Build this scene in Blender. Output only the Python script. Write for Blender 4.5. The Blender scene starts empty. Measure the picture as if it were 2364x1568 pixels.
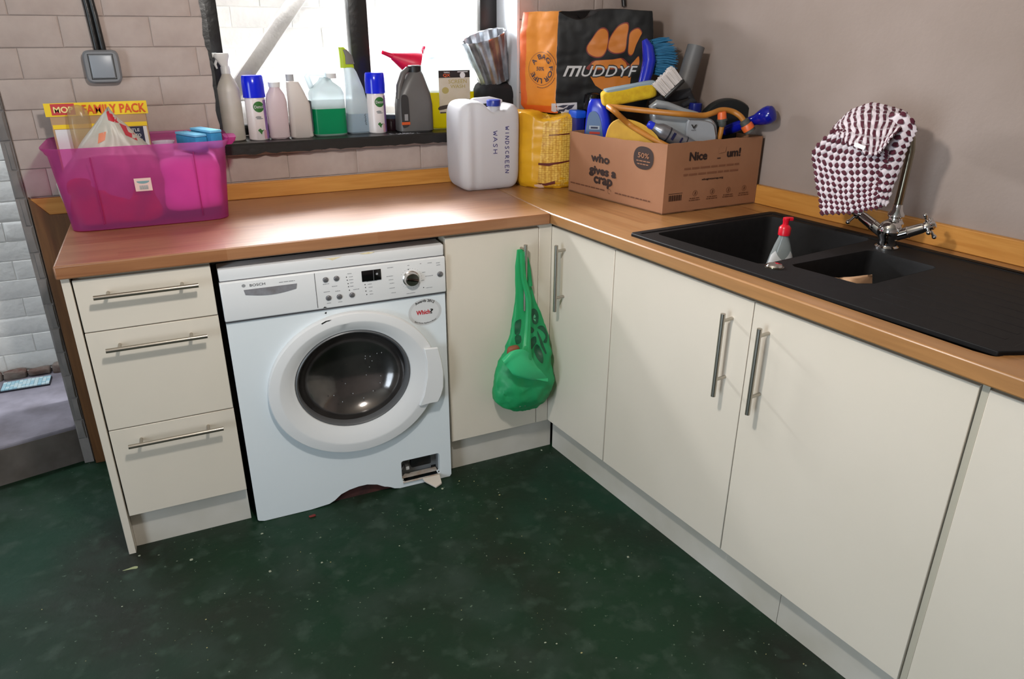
import bpy, bmesh, math, random
from mathutils import Vector, Matrix, noise
from mathutils.bvhtree import BVHTree
from mathutils.geometry import tessellate_polygon

sc = bpy.context.scene
COL = sc.collection
pi = math.pi
R = math.radians

# ---------------------------------------------------------------- camera, world, lights, exposure
cam = bpy.data.cameras.new('camera')
camo = bpy.data.objects.new('camera', cam)
COL.objects.link(camo)
yaw, pit, rol = 0.4332, 0.3989, 0.0028
_cy, _sy, _cp, _sp = math.cos(yaw), math.sin(yaw), math.cos(pit), math.sin(pit)
fw = Vector((_sy*_cp, _cy*_cp, -_sp)); rt0 = Vector((_cy, -_sy, 0)); up0 = rt0.cross(fw)
rt = rt0*math.cos(rol)+up0*math.sin(rol); up = -rt0*math.sin(rol)+up0*math.cos(rol)
mm = Matrix((rt, up, -fw)).transposed().to_4x4(); mm.translation = Vector((-1.0891, -2.0634, 1.4616))
camo.matrix_world = mm
cam.sensor_width = 36; cam.lens = 1677.14/2364*36
cam.shift_x = -2.1/2364; cam.shift_y = -9.7/2364
cam.clip_start = 0.05
sc.camera = camo
sc.view_settings.view_transform = 'Standard'; sc.view_settings.look = 'None'
sc.view_settings.gamma = 1; sc.view_settings.use_curve_mapping = False
sc.view_settings.exposure = 0.0

w = bpy.data.worlds.new('sky'); sc.world = w; w.use_nodes = True
bg = w.node_tree.nodes['Background']; bg.inputs[0].default_value = (0.82, 0.92, 1.0, 1); bg.inputs[1].default_value = 1.1

def area(name, loc, rot, size, power, color, shape='DISK', sy=None):
    l = bpy.data.lights.new(name, 'AREA'); l.energy = power; l.color = color; l.shape = shape; l.size = size
    if sy: l.size_y = sy
    o = bpy.data.objects.new(name, l); o.location = loc; o.rotation_euler = rot; COL.objects.link(o); return o
pl_ = bpy.data.lights.new('pendant_bulb', 'POINT'); pl_.energy = 56; pl_.color = (1.0, 0.955, 0.90); pl_.shadow_soft_size = .055
po_ = bpy.data.objects.new('pendant_bulb', pl_); po_.location = (-0.856, -1.02, 1.86); COL.objects.link(po_)
area('passage_fill', (0.35, 1.04, 1.95), (0, R(-25), 0), 0.8, 22, (0.93, 0.97, 1.0), 'RECTANGLE', 0.12)  # added area light to brighten the passage, not a known fitting
area('window_daylight', (-0.32, 1.03, 1.67), Vector((0, -.8, -.6)).to_track_quat('-Z', 'Y').to_euler(), 1.1, 60, (0.94, 0.97, 1.0), 'RECTANGLE', 0.12)
area('passage_fill', (0.46, 1.02, 1.38), Vector((-1.0, .42, -.02)).to_track_quat('-Z', 'Y').to_euler(), 0.45, 32, (0.95, 0.98, 1.0), 'RECTANGLE', 0.25)  # added light hidden beside the window, for the worktop sheen
area('left_fill_daylight', (-4.0, -2.55, 1.05), (0, R(-90), 0), 1.9, 75, (0.74, 0.88, 1.0), 'RECTANGLE', 1.2)  # added cool fill at an unseen, assumed opening on the left
area('passage_fill', (-2.1, 0.95, 2.2), (0, 0, 0), 1.2, 30, (0.85, 0.92, 1.0), 'RECTANGLE', 0.2)  # added fill over the doorway end of the passage

# ---------------------------------------------------------------- helpers
def lin(c):
    if isinstance(c, str):
        c = [int(c[i:i+2], 16)/255 for i in (0, 2, 4)]
    return [x/12.92 if x <= .04045 else ((x+.055)/1.055)**2.4 for x in c[:3]]+[1]

def M(name, col, rough=.5, metal=0, col2=None, nscale=5, namt=(.35, .65), stretch=(1, 1, 1), bump=0, bscale=60, coat=0, clear=0, tint=None, transl=0, spec=.5, det=4):
    m = bpy.data.materials.new(name); m.use_nodes = True
    nt = m.node_tree; N = nt.nodes; L = nt.links; b = N['Principled BSDF']; out = N['Material Output']
    b.inputs['Base Color'].default_value = lin(col); b.inputs['Roughness'].default_value = rough
    b.inputs['Metallic'].default_value = metal; b.inputs['Coat Weight'].default_value = coat
    b.inputs['Specular IOR Level'].default_value = spec
    tc = None
    if col2 or bump:
        tc = N.new('ShaderNodeTexCoord'); mp = N.new('ShaderNodeMapping'); mp.inputs['Scale'].default_value = stretch
        L.new(tc.outputs['Object'], mp.inputs['Vector'])
    if col2:
        n = N.new('ShaderNodeTexNoise'); n.inputs['Scale'].default_value = nscale; n.inputs['Detail'].default_value = det
        L.new(mp.outputs[0], n.inputs['Vector'])
        r = N.new('ShaderNodeValToRGB'); r.color_ramp.elements[0].position = namt[0]; r.color_ramp.elements[1].position = namt[1]
        r.color_ramp.elements[0].color = lin(col); r.color_ramp.elements[1].color = lin(col2)
        L.new(n.outputs['Fac'], r.inputs[0]); L.new(r.outputs[0], b.inputs['Base Color'])
    if bump:
        n2 = N.new('ShaderNodeTexNoise'); n2.inputs['Scale'].default_value = bscale; n2.inputs['Detail'].default_value = 3
        L.new(mp.outputs[0], n2.inputs['Vector'])
        bp = N.new('ShaderNodeBump'); bp.inputs['Strength'].default_value = bump; bp.inputs['Distance'].default_value = .004
        L.new(n2.outputs['Fac'], bp.inputs['Height']); L.new(bp.outputs[0], b.inputs['Normal'])
    src = b.outputs[0]
    if transl:
        t = N.new('ShaderNodeBsdfTranslucent'); t.inputs[0].default_value = lin(tint or col)
        x = N.new('ShaderNodeMixShader'); x.inputs[0].default_value = transl
        L.new(src, x.inputs[1]); L.new(t.outputs[0], x.inputs[2]); src = x.outputs[0]
    if clear:
        t = N.new('ShaderNodeBsdfTransparent'); t.inputs[0].default_value = lin(tint or 'ffffff')
        x = N.new('ShaderNodeMixShader'); x.inputs[0].default_value = clear
        L.new(src, x.inputs[1]); L.new(t.outputs[0], x.inputs[2]); src = x.outputs[0]
    if src is not b.outputs[0]: L.new(src, out.inputs[0])
    return m

TH = 0.12302; ca, sa = math.cos(TH), math.sin(TH)
MR = Matrix.Rotation(TH, 4, 'Z')           # right-hand run: local x = into the right wall, y = along the run
def RW(n, s, z=0): return (n*ca-s*sa, n*sa+s*ca, z)

class MB:
    def __init__(s): s.v = []; s.f = []; s.mi = []; s.uv = None
    def add(s, vs, fs, X=None, mi=0):
        k = len(s.v)
        s.v += [tuple(X @ Vector(p)) if X else tuple(p) for p in vs]
        s.f += [tuple(i+k for i in f) for f in fs]; s.mi += [mi]*len(fs); return s
    def bm(s, bmh, X=None, mi=0):
        bmh.verts.index_update()
        s.add([v.co[:] for v in bmh.verts], [[v.index for v in f.verts] for f in bmh.faces], X, mi); bmh.free(); return s
    def box(s, a, b, bev=0, seg=2, X=None, mi=0):
        bm_ = bmesh.new(); bmesh.ops.create_cube(bm_, size=1)
        for v in bm_.verts:
            v.co = Vector([(a[i]+b[i])/2+v.co[i]*(b[i]-a[i]) for i in range(3)])
        if bev: bmesh.ops.bevel(bm_, geom=bm_.edges[:], offset=bev, segments=seg, profile=.5, affect='EDGES')
        return s.bm(bm_, X, mi)
    def tube(s, pts, r, n=12, cap=True, X=None, mi=0, flat=1):
        pts = [Vector(p) for p in pts]; k = len(pts); rr = r if isinstance(r, (list, tuple)) else [r]*k
        vs = []; t0 = (pts[1]-pts[0]).normalized(); a = t0.orthogonal().normalized()
        for i, p in enumerate(pts):
            t = (pts[min(i+1, k-1)]-pts[max(i-1, 0)]).normalized()
            a = (a-t*a.dot(t)).normalized(); b = t.cross(a)
            vs += [p+(a*math.cos(2*pi*j/n)+b*math.sin(2*pi*j/n)*flat)*rr[i] for j in range(n)]
        fs = [(i*n+j, i*n+(j+1) % n, (i+1)*n+(j+1) % n, (i+1)*n+j) for i in range(k-1) for j in range(n)]
        if cap: fs += [tuple(range(n-1, -1, -1)), tuple(range((k-1)*n, k*n))]
        return s.add(vs, fs, X, mi)
    def lathe(s, prof, n=32, c=(0, 0, 0), X=None, mi=0, sx=1, cap=True):
        vs = [(c[0]+r*math.cos(2*pi*j/n)*sx, c[1]+r*math.sin(2*pi*j/n), c[2]+z) for r, z in prof for j in range(n)]
        k = len(prof)
        fs = [(i*n+j, i*n+(j+1) % n, (i+1)*n+(j+1) % n, (i+1)*n+j) for i in range(k-1) for j in range(n)]
        if cap: fs += [tuple(range(n-1, -1, -1)), tuple(range((k-1)*n, k*n))]
        return s.add(vs, fs, X, mi)
    def loft(s, secs, n=32, X=None, mi=0, cap=True):
        vs = []
        for (x, y, z, rx, ry, pw) in secs:
            for j in range(n):
                t = 2*pi*j/n; c_, s_ = math.cos(t), math.sin(t)
                vs.append((x+rx*math.copysign(abs(c_)**(2/pw), c_), y+ry*math.copysign(abs(s_)**(2/pw), s_), z))
        k = len(secs)
        fs = [(i*n+j, i*n+(j+1) % n, (i+1)*n+(j+1) % n, (i+1)*n+j) for i in range(k-1) for j in range(n)]
        if cap: fs += [tuple(range(n-1, -1, -1)), tuple(range((k-1)*n, k*n))]
        return s.add(vs, fs, X, mi)
    def plate(s, outer, holes, z0, z1, X=None, mi=0):
        loops = [outer]+list(holes); flat = [p for l in loops for p in l]; k = len(flat)
        tri = tessellate_polygon([[Vector((p[0], p[1], 0)) for p in l] for l in loops])
        vs = [(p[0], p[1], z0) for p in flat]+[(p[0], p[1], z1) for p in flat]; fs = []
        for a, b, c in tri:
            A, B, C_ = flat[a], flat[b], flat[c]
            if (B[0]-A[0])*(C_[1]-A[1])-(B[1]-A[1])*(C_[0]-A[0]) < 0: b, c = c, b
            fs += [(a+k, b+k, c+k), (c, b, a)]
        o = 0
        for li, l in enumerate(loops):
            ar = sum(l[i][0]*l[(i+1) % len(l)][1]-l[(i+1) % len(l)][0]*l[i][1] for i in range(len(l)))
            for i in range(len(l)):
                a, b = o+i, o+(i+1) % len(l)
                if (ar > 0) == (li == 0): fs.append((a, b, b+k, a+k))
                else: fs.append((b, a, a+k, b+k))
            o += len(l)
        return s.add(vs, fs, X, mi)
    def sphere(s, c, r, n=16, m=10, X=None, mi=0):
        r = (r, r, r) if not isinstance(r, (tuple, list)) else r
        vs = [(c[0]+r[0]*math.sin(pi*i/m)*math.cos(2*pi*j/n), c[1]+r[1]*math.sin(pi*i/m)*math.sin(2*pi*j/n), c[2]-r[2]*math.cos(pi*i/m)) for i in range(m+1) for j in range(n)]
        fs = [(i*n+j, i*n+(j+1) % n, (i+1)*n+(j+1) % n, (i+1)*n+j) for i in range(m) for j in range(n)]
        return s.add(vs, fs, X, mi)
    def puff(s, c, h, pw=4, N=14, disp=0, sc_=8, seed=0, X=None, fn=None, mi=0):
        # closed crumpled block: subdivided cube pushed towards a super-ellipsoid, then displaced
        bm_ = bmesh.new(); bmesh.ops.create_cube(bm_, size=2)
        bmesh.ops.subdivide_edges(bm_, edges=bm_.edges[:], cuts=N, use_grid_fill=True)
        for v in bm_.verts:
            p = v.co; l = (abs(p.x)**pw+abs(p.y)**pw+abs(p.z)**pw)**(1/pw)
            p = p/l; q = Vector((p.x*h[0], p.y*h[1], p.z*h[2]))
            if disp:
                o = Vector((seed*7.1, seed*3.3, seed)); nn = noise.noise_vector(q*sc_+o)+noise.noise_vector(q*sc_*2.7+o)*.45
                q += nn*disp
            if fn: q = Vector(fn(q, p))
            v.co = q+Vector(c)
        return s.bm(bm_, X, mi)
    def grid(s, fn, nu, nv, th=0, X=None, mi=0):
        P = [[Vector(fn(i/nu, j/nv)) for j in range(nv+1)] for i in range(nu+1)]
        def nrm(i, j):
            a = P[min(i+1, nu)][j]-P[max(i-1, 0)][j]; b = P[i][min(j+1, nv)]-P[i][max(j-1, 0)]
            return a.cross(b).normalized()
        vs = [P[i][j] for i in range(nu+1) for j in range(nv+1)]; m = nv+1; K0 = len(vs)
        fs = [(i*m+j, (i+1)*m+j, (i+1)*m+j+1, i*m+j+1) for i in range(nu) for j in range(nv)]
        if th:
            vs = vs+[P[i][j]-nrm(i, j)*th for i in range(nu+1) for j in range(nv+1)]
            fs += [tuple(K0+x for x in reversed(f)) for f in fs[:]]
            bd = [(i, 0) for i in range(nu)]+[(nu, j) for j in range(nv)]+[(i, nv) for i in range(nu, 0, -1)]+[(0, j) for j in range(nv, 0, -1)]
            ids = [i*m+j for i, j in bd]
            for q in range(len(ids)):
                a, b = ids[q], ids[(q+1) % len(ids)]; fs.append((b, a, a+K0, b+K0))
        return s.add(vs, fs, X, mi)
    def bvh(s): return BVHTree.FromPolygons([Vector(v) for v in s.v], s.f)

def props(o, label=None, cat=None, group=None, kind=None):
    if label: o['label'] = label
    if cat: o['category'] = cat
    if group: o['group'] = group
    if kind: o['kind'] = kind
    return o
TM = {}
def thing(name, label, cat, loc=(0, 0, 0), rz=0, group=None, parent=None):
    o = bpy.data.objects.new(name, None); COL.objects.link(o); o.location = loc; o.rotation_euler = (0, 0, rz); o.empty_display_size = .05
    TM[o.name] = Matrix.Translation(loc) @ Matrix.Rotation(rz, 4, 'Z')
    return props(o, label, cat, group)
def rthing(name, label, cat, loc=(0, 0, 0), rz=0, group=None):
    return thing(name, label, cat, RW(*loc), TH+rz, group)
def obj(name, mb, mat, parent=None, sp='L', label=None, cat=None, group=None, kind=None, smooth=40, bev=0, fn=None):
    root = parent
    while root is not None and root.parent is not None: root = root.parent
    X = None
    if sp in 'WR' and root is not None: X = TM[root.name].inverted()
    if sp == 'R': X = (X @ MR) if X else MR
    vs = [tuple(X @ Vector(p)) for p in mb.v] if X else mb.v
    me = bpy.data.meshes.new(name); me.from_pydata(vs, [], mb.f)
    for m in (mat if isinstance(mat, list) else [mat]): me.materials.append(m)
    if any(mb.mi): me.polygons.foreach_set('material_index', mb.mi)
    if smooth:
        me.polygons.foreach_set('use_smooth', [True]*len(mb.f)); me.set_sharp_from_angle(angle=R(smooth))
    if mb.uv:
        ul = me.uv_layers.new(name='UVMap')
        for l in me.loops: ul.data[l.index].uv = mb.uv[l.vertex_index]
    me.update()
    o = bpy.data.objects.new(name, me); COL.objects.link(o)
    if parent is not None: o.parent = parent
    if bev:
        b = o.modifiers.new('bevel', 'BEVEL'); b.width = bev; b.segments = 2; b.limit_method = 'ANGLE'; b.angle_limit = R(40)
    return props(o, label, cat, group, kind)
def struct(name, mb, mat, parent=None, **k): return obj(name, mb, mat, parent, kind='structure' if parent is None else None, **k)

_tc = {}
def text2d(s, bold=0, shear=0, space=1.0):
    key = (s, bold, shear, space)
    if key in _tc: return _tc[key]
    cu = bpy.data.curves.new('txt', 'FONT'); cu.body = s; cu.size = 1; cu.offset = bold; cu.shear = shear; cu.space_character = space
    cu.align_x = 'CENTER'; cu.resolution_u = 3
    o = bpy.data.objects.new('txt', cu); COL.objects.link(o)
    dg = bpy.context.evaluated_depsgraph_get(); me = bpy.data.meshes.new_from_object(o.evaluated_get(dg))
    vs = [(v.co.x, v.co.y) for v in me.vertices]; fs = [tuple(p.vertices) for p in me.polygons]
    bpy.data.objects.remove(o); bpy.data.curves.remove(cu); bpy.data.meshes.remove(me)
    x0 = min(v[0] for v in vs); x1 = max(v[0] for v in vs); y0 = min(v[1] for v in vs); y1 = max(v[1] for v in vs)
    vs = [((x-(x0+x1)/2)/(x1-x0), (y-(y0+y1)/2)/(y1-y0)) for x, y in vs]
    _tc[key] = (vs, fs); return vs, fs
def text(mb, s, c, w_, h_, U=(1, 0, 0), V=(0, 0, 1), bold=0.02, shear=0, mi=0, space=1.0, arc=None, sk=0):
    if bold > .009:
        e_ = (bold-.005)*h_/.72; N_ = Vector(U).cross(Vector(V)).normalized()*.00012
        for i_, (dx, dy) in enumerate(((-e_, 0), (e_, 0), (0, -e_*.8), (0, e_*.8), (0, 0))):
            text(mb, s, Vector(c)+Vector(U)*dx+Vector(V)*dy+N_*i_, w_, h_, U, V, .005, shear, mi, space, arc, sk)
        return mb
    # lettering laid out on the plane through c spanned by U, V (arc = bend radius; sk = vertical slope)
    vs, fs = text2d(s, bold, shear, space); c = Vector(c); U = Vector(U); V = Vector(V); out = []
    if arc == 0: arc = None
    for x, y in vs:
        X_, Y_ = x*w_, y*h_+x*w_*sk
        if arc:
            t = X_/arc; rr = arc+Y_ if arc > 0 else -arc-Y_
            if arc > 0: X_, Y_ = rr*math.sin(t), rr*math.cos(t)-arc
            else: X_, Y_ = rr*math.sin(-t), -rr*math.cos(t)-arc
        out.append(c+U*X_+V*Y_)
    mb.add(out, fs, mi=mi); return mb
def bars(mb, c, w_, h_, U=(1, 0, 0), V=(0, 0, 1), seed=1, sk=0):
    # a printed line too small to read: word-length dashes
    rg_ = random.Random(seed); c = Vector(c); U = Vector(U); V = Vector(V); x = -w_/2
    while x < w_/2-h_*.5:
        l = min(w_/2-x, h_*rg_.uniform(1.6, 5))
        mb.add([c+U*a+V*(b+a*sk) for a, b in ((x, -h_*.35), (x+l, -h_*.35), (x+l, h_*.35), (x, h_*.35))], [(0, 1, 2, 3)]); x += l+h_*.55
    return mb
def poly(mb, pts, c=(0, 0, 0), U=(1, 0, 0), V=(0, 0, 1), mi=0):
    tri = tessellate_polygon([[Vector((p[0], p[1], 0)) for p in pts]]); c = Vector(c); U = Vector(U); V = Vector(V)
    mb.add([c+U*p[0]+V*p[1] for p in pts], tri, mi=mi); return mb
def smoothpts(pts, k=4):
    n = len(pts); out = []
    for i in range(n):
        p0, p1, p2, p3 = pts[i-1], pts[i], pts[(i+1) % n], pts[(i+2) % n]
        for j in range(k):
            t = j/k
            out.append(tuple(.5*(2*p1[a]+(p2[a]-p0[a])*t+(2*p0[a]-5*p1[a]+4*p2[a]-p3[a])*t*t+(3*p1[a]-p0[a]-3*p2[a]+p3[a])*t**3) for a in range(2)))
    return out
def ell(cx, cy, rx, ry, n=24, pw=2):
    o = []
    for i in range(n):
        t = 2*pi*i/n; a, b = math.cos(t), math.sin(t)
        o.append((cx+rx*math.copysign(abs(a)**(2/pw), a), cy+ry*math.copysign(abs(b)**(2/pw), b)))
    return o
def decal(mb, bvh, direc, off=.0008, el=.02):
    # print: lay the flat shapes of mb onto the surface in bvh along direc
    bm_ = bmesh.new(); vv = [bm_.verts.new(v) for v in mb.v]; mi = []
    for f, m in zip(mb.f, mb.mi):
        try: g = bm_.faces.new([vv[i] for i in f]); g.material_index = m
        except ValueError: pass
    bmesh.ops.triangulate(bm_, faces=bm_.faces[:])
    for _ in range(4):
        E_ = [e for e in bm_.edges if e.calc_length() > el]
        if not E_: break
        bmesh.ops.subdivide_edges(bm_, edges=E_, cuts=1); bmesh.ops.triangulate(bm_, faces=bm_.faces[:])
    D = Vector(direc).normalized(); dead = []
    for v in bm_.verts:
        h = bvh.ray_cast(v.co-D*.4, D)
        if h[0] is None: dead.append(v)
        else:
            v.co = h[0]-D*off
    bmesh.ops.delete(bm_, geom=dead, context='VERTS')
    o = MB(); bm_.verts.index_update()
    o.v = [v.co[:] for v in bm_.verts]; o.f = [tuple(v.index for v in f.verts) for f in bm_.faces]; o.mi = [f.material_index for f in bm_.faces]
    bm_.free(); return o
def rrect(x0, y0, x1, y1, r, n=5):
    o = []
    for cx, cy, a in ((x1-r, y1-r, 0), (x0+r, y1-r, 90), (x0+r, y0+r, 180), (x1-r, y0+r, 270)):
        for i in range(n+1): t = R(a+90*i/n); o.append((cx+r*math.cos(t), cy+r*math.sin(t)))
    return o
def frameX(p0, p1, side=(0, 0, 1)):
    # matrix whose local z runs from p0 to p1
    p0, p1 = Vector(p0), Vector(p1); z = (p1-p0).normalized(); x = Vector(side).cross(z)
    if x.length < 1e-4: x = z.orthogonal()
    x.normalize(); y = z.cross(x); m = Matrix((x, y, z)).transposed().to_4x4(); m.translation = p0; return m
FX = Matrix(((1, 0, 0, 0), (0, 0, 1, 0), (0, 1, 0, 0), (0, 0, 0, 1)))     # (x,z,y) plate -> upright

# ---------------------------------------------------------------- materials
def wood(name, c1, c2, c3, along='x', rough=.4, staves=True):
    m = bpy.data.materials.new(name); m.use_nodes = True; nt = m.node_tree; N = nt.nodes; L = nt.links; b = N['Principled BSDF']
    tc = N.new('ShaderNodeTexCoord'); mp = N.new('ShaderNodeMapping')
    if along == 'y': mp.inputs['Rotation'].default_value = (0, 0, R(90))
    if along == 'z': mp.inputs['Rotation'].default_value = (0, R(90), 0)
    L.new(tc.outputs['Object'], mp.inputs[0])
    m2 = N.new('ShaderNodeMapping'); m2.inputs['Scale'].default_value = (1.6, 26, 26); L.new(mp.outputs[0], m2.inputs[0])
    n = N.new('ShaderNodeTexNoise'); n.inputs['Scale'].default_value = 3; n.inputs['Detail'].default_value = 6; n.inputs['Distortion'].default_value = .6; L.new(m2.outputs[0], n.inputs[0])
    r = N.new('ShaderNodeValToRGB'); r.color_ramp.elements[0].color = lin(c1); r.color_ramp.elements[1].color = lin(c2)
    r.color_ramp.elements[0].position = .32; r.color_ramp.elements[1].position = .68
    L.new(n.outputs[0], r.inputs[0]); last = r.outputs[0]
    if staves:
        br = N.new('ShaderNodeTexBrick'); br.inputs['Scale'].default_value = 1; br.inputs['Brick Width'].default_value = .42; br.inputs['Row Height'].default_value = .041
        br.inputs['Mortar Size'].default_value = .0; br.inputs['Color1'].default_value = (1, 1, 1, 1); br.inputs['Color2'].default_value = (0, 0, 0, 1); br.offset = .37
        L.new(mp.outputs[0], br.inputs[0])
        x = N.new('ShaderNodeMix'); x.data_type = 'RGBA'; x.blend_type = 'MIX'
        mu = N.new('ShaderNodeMath'); mu.operation = 'MULTIPLY'; mu.inputs[1].default_value = .42
        L.new(br.outputs['Color'], mu.inputs[0]); L.new(mu.outputs[0], x.inputs[0]); L.new(last, x.inputs[6]); x.inputs[7].default_value = lin(c3); last = x.outputs[2]
    L.new(last, b.inputs['Base Color']); b.inputs['Roughness'].default_value = rough; b.inputs['Coat Weight'].default_value = .8 if staves else 0; b.inputs['Coat Roughness'].default_value = .34
    bp = N.new('ShaderNodeBump'); bp.inputs['Strength'].default_value = .08; L.new(n.outputs[0], bp.inputs['Height']); L.new(bp.outputs[0], b.inputs['Normal'])
    return m
OAK = wood('oak_worktop', '9a6842', '83512e', 'ad805c', 'x', .42)
OAKY = wood('oak_worktop_right', 'a06d3a', '89592a', 'b08656', 'y', .42)
PINE = wood('pine_upstand', 'c98f45', 'b97c34', 'c98f45', 'x', .45, False)
PINEY = wood('pine_upstand_right', 'c98f45', 'b97c34', 'c98f45', 'y', .45, False)
PINEZ = wood('pine_trim_shaded', '6e4824', '583618', '6e4824', 'z', .5, False)  # trim sits in shadow; that shade is put into its colour
WALL_B = M('painted_brick_pinkish', 'b2a39c', .8, col2='a5958e', nscale=9, bump=.35, bscale=45)
WALL_R = M('plaster_greige', '9a8b83', .85, col2='908178', nscale=3, bump=.12, bscale=90)
WALL_G = M('pier_shade_grey', '837d7a', .85, col2='6f6b69', nscale=8, bump=.5, bscale=50)  # grey stands for the shade on the wall end, put into the colour
WALL_O = M('painted_brick_white', 'd6d6d2', .8, col2='c4c4c1', nscale=7, bump=.5, bscale=45)
CEIL = M('ceiling_dusty', 'a49c90', .9)
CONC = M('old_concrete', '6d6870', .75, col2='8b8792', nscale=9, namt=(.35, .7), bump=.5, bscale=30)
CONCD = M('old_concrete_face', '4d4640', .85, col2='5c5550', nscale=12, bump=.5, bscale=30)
BLACKP = M('black_gloss_paint', '1c1b1b', .35, bump=.3, bscale=40)
CREAM = M('cream_laminate', 'd8cfc1', .38, col2='d3cabb', nscale=2)
CARC = M('cabinet_carcass', 'b9b2a0', .6)
GAPM = M('shadow_gap_filler', 'b4ae9e', .6)
PLIN = M('plinth_grey_cream', 'c8c3ba', .5, col2='b8b2a5', nscale=4)
STEEL = M('brushed_steel', 'b2aca2', .34, 1)
CHROME = M('chrome', 'd8d8d8', .06, 1)
CHROME2 = M('aged_chrome', '8e8878', .22, 1)
WHITE = M('white_enamel', 'dbe2e6', .3)
WHITEP = M('white_plastic', 'dadbdc', .35)
GREYP = M('grey_plastic', '77797d', .5)
DGREY = M('dark_grey', '46464a', .45)
BLACK = M('black_plastic', '141414', .4)
INK = M('black_ink', '1a1512', .6)
GREYI = M('grey_print', '8d8f92', .6)
RED = M('red_print', 'c01228', .5)
BLUE = M('royal_blue_plastic', '1a2fc4', .25)
NAVY = M('navy_blue_plastic', '14206e', .25)

def floor_mat():
    m = bpy.data.materials.new('green_floor_paint'); m.use_nodes = True; nt = m.node_tree; N = nt.nodes; L = nt.links; b = N['Principled BSDF']
    tc = N.new('ShaderNodeTexCoord')
    def nz(s, d, p0, p1):
        n = N.new('ShaderNodeTexNoise'); n.inputs['Scale'].default_value = s; n.inputs['Detail'].default_value = d; L.new(tc.outputs['Object'], n.inputs[0])
        r = N.new('ShaderNodeMapRange'); r.inputs[1].default_value = p0; r.inputs[2].default_value = p1; L.new(n.outputs[0], r.inputs[0]); return n, r.outputs[0]
    def mix(f, a, bcol):
        x = N.new('ShaderNodeMix'); x.data_type = 'RGBA'; L.new(f, x.inputs[0])
        if isinstance(a, list): x.inputs[6].default_value = a
        else: L.new(a, x.inputs[6])
        x.inputs[7].default_value = bcol; return x.outputs[2]
    n1, f1 = nz(1.7, 5, .4, .62); c = mix(f1, lin('0a2e1a'), lin('1c221a'))
    n2, f2 = nz(5, 8, .5, .72); c = mix(f2, c, lin('2a3a31'))
    n3, f3 = nz(75, 2, .70, .74); c = mix(f3, c, lin('5a6c5c'))
    n5, f5 = nz(1.4, 3, .52, .66); c = mix(f5, c, lin('0d3424'))
    n6, f6 = nz(17, 8, .54, .82); c = mix(f6, c, lin('34463b'))
    L.new(c, b.inputs['Base Color'])
    rr = N.new('ShaderNodeMapRange'); rr.inputs[3].default_value = .38; rr.inputs[4].default_value = .7; b.inputs['Specular IOR Level'].default_value = .3; L.new(n2.outputs[0], rr.inputs[0]); rr.inputs[1].default_value = .3; rr.inputs[2].default_value = .7
    L.new(rr.outputs[0], b.inputs['Roughness'])
    bp = N.new('ShaderNodeBump'); bp.inputs['Strength'].default_value = .35; bp.inputs['Distance'].default_value = .004
    n4, f4 = nz(28, 6, 0, 1); L.new(n4.outputs[0], bp.inputs['Height']); L.new(bp.outputs[0], b.inputs['Normal'])
    return m
FLOOR = floor_mat()
def glass_mat():
    m = bpy.data.materials.new('window_glass'); m.use_nodes = True; nt = m.node_tree; N = nt.nodes; L = nt.links
    t = N.new('ShaderNodeBsdfTransparent'); g = N.new('ShaderNodeBsdfGlossy'); g.inputs['Roughness'].default_value = .02
    x = N.new('ShaderNodeMixShader'); f = N.new('ShaderNodeFresnel'); f.inputs[0].default_value = 1.3
    L.new(f.outputs[0], x.inputs[0]); L.new(t.outputs[0], x.inputs[1]); L.new(g.outputs[0], x.inputs[2]); L.new(x.outputs[0], N['Material Output'].inputs[0]); return m
GLASS = glass_mat()

# ---------------------------------------------------------------- room shell
yd, yp, ZT, TK = .0173, .0513, .91, .0358
struct('floor', MB().box((-4.2, -4.2, -.06), (2.6, 2.2, 0)), FLOOR)
struct('ceiling', MB().box((-4.2, -4.2, 2.42), (2.6, .86, 2.5)), CEIL)
rnd = random.Random(5)

def brickmesh(wd, h, dp, rg, jit=.002):
    # one painted brick: slightly pillowed face (x along wall, y out of the wall = -y)
    m = MB(); c = .0035; j = lambda: rg.uniform(-jit, jit)
    P = [(-wd/2+.0005, 0, -h/2+.0005), (wd/2-.0005, 0, -h/2+.0005), (wd/2-.0005, 0, h/2-.0005), (-wd/2+.0005, 0, h/2-.0005)]
    Q = [(-wd/2+c+j(), -dp*.7, -h/2+c+j()), (wd/2-c+j(), -dp*.7, -h/2+c+j()), (wd/2-c+j(), -dp*.7, h/2-c+j()), (-wd/2+c+j(), -dp*.7, h/2-c+j())]
    S = [(x*.86, -dp+j()*.3, z*.7) for x, y, z in Q]
    m.add(P+Q+S, [(0, 1, 5, 4), (1, 2, 6, 5), (2, 3, 7, 6), (3, 0, 4, 7), (4, 5, 9, 8), (5, 6, 10, 9), (6, 7, 11, 10), (7, 4, 8, 11), (8, 9, 10, 11)])
    return m
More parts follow.
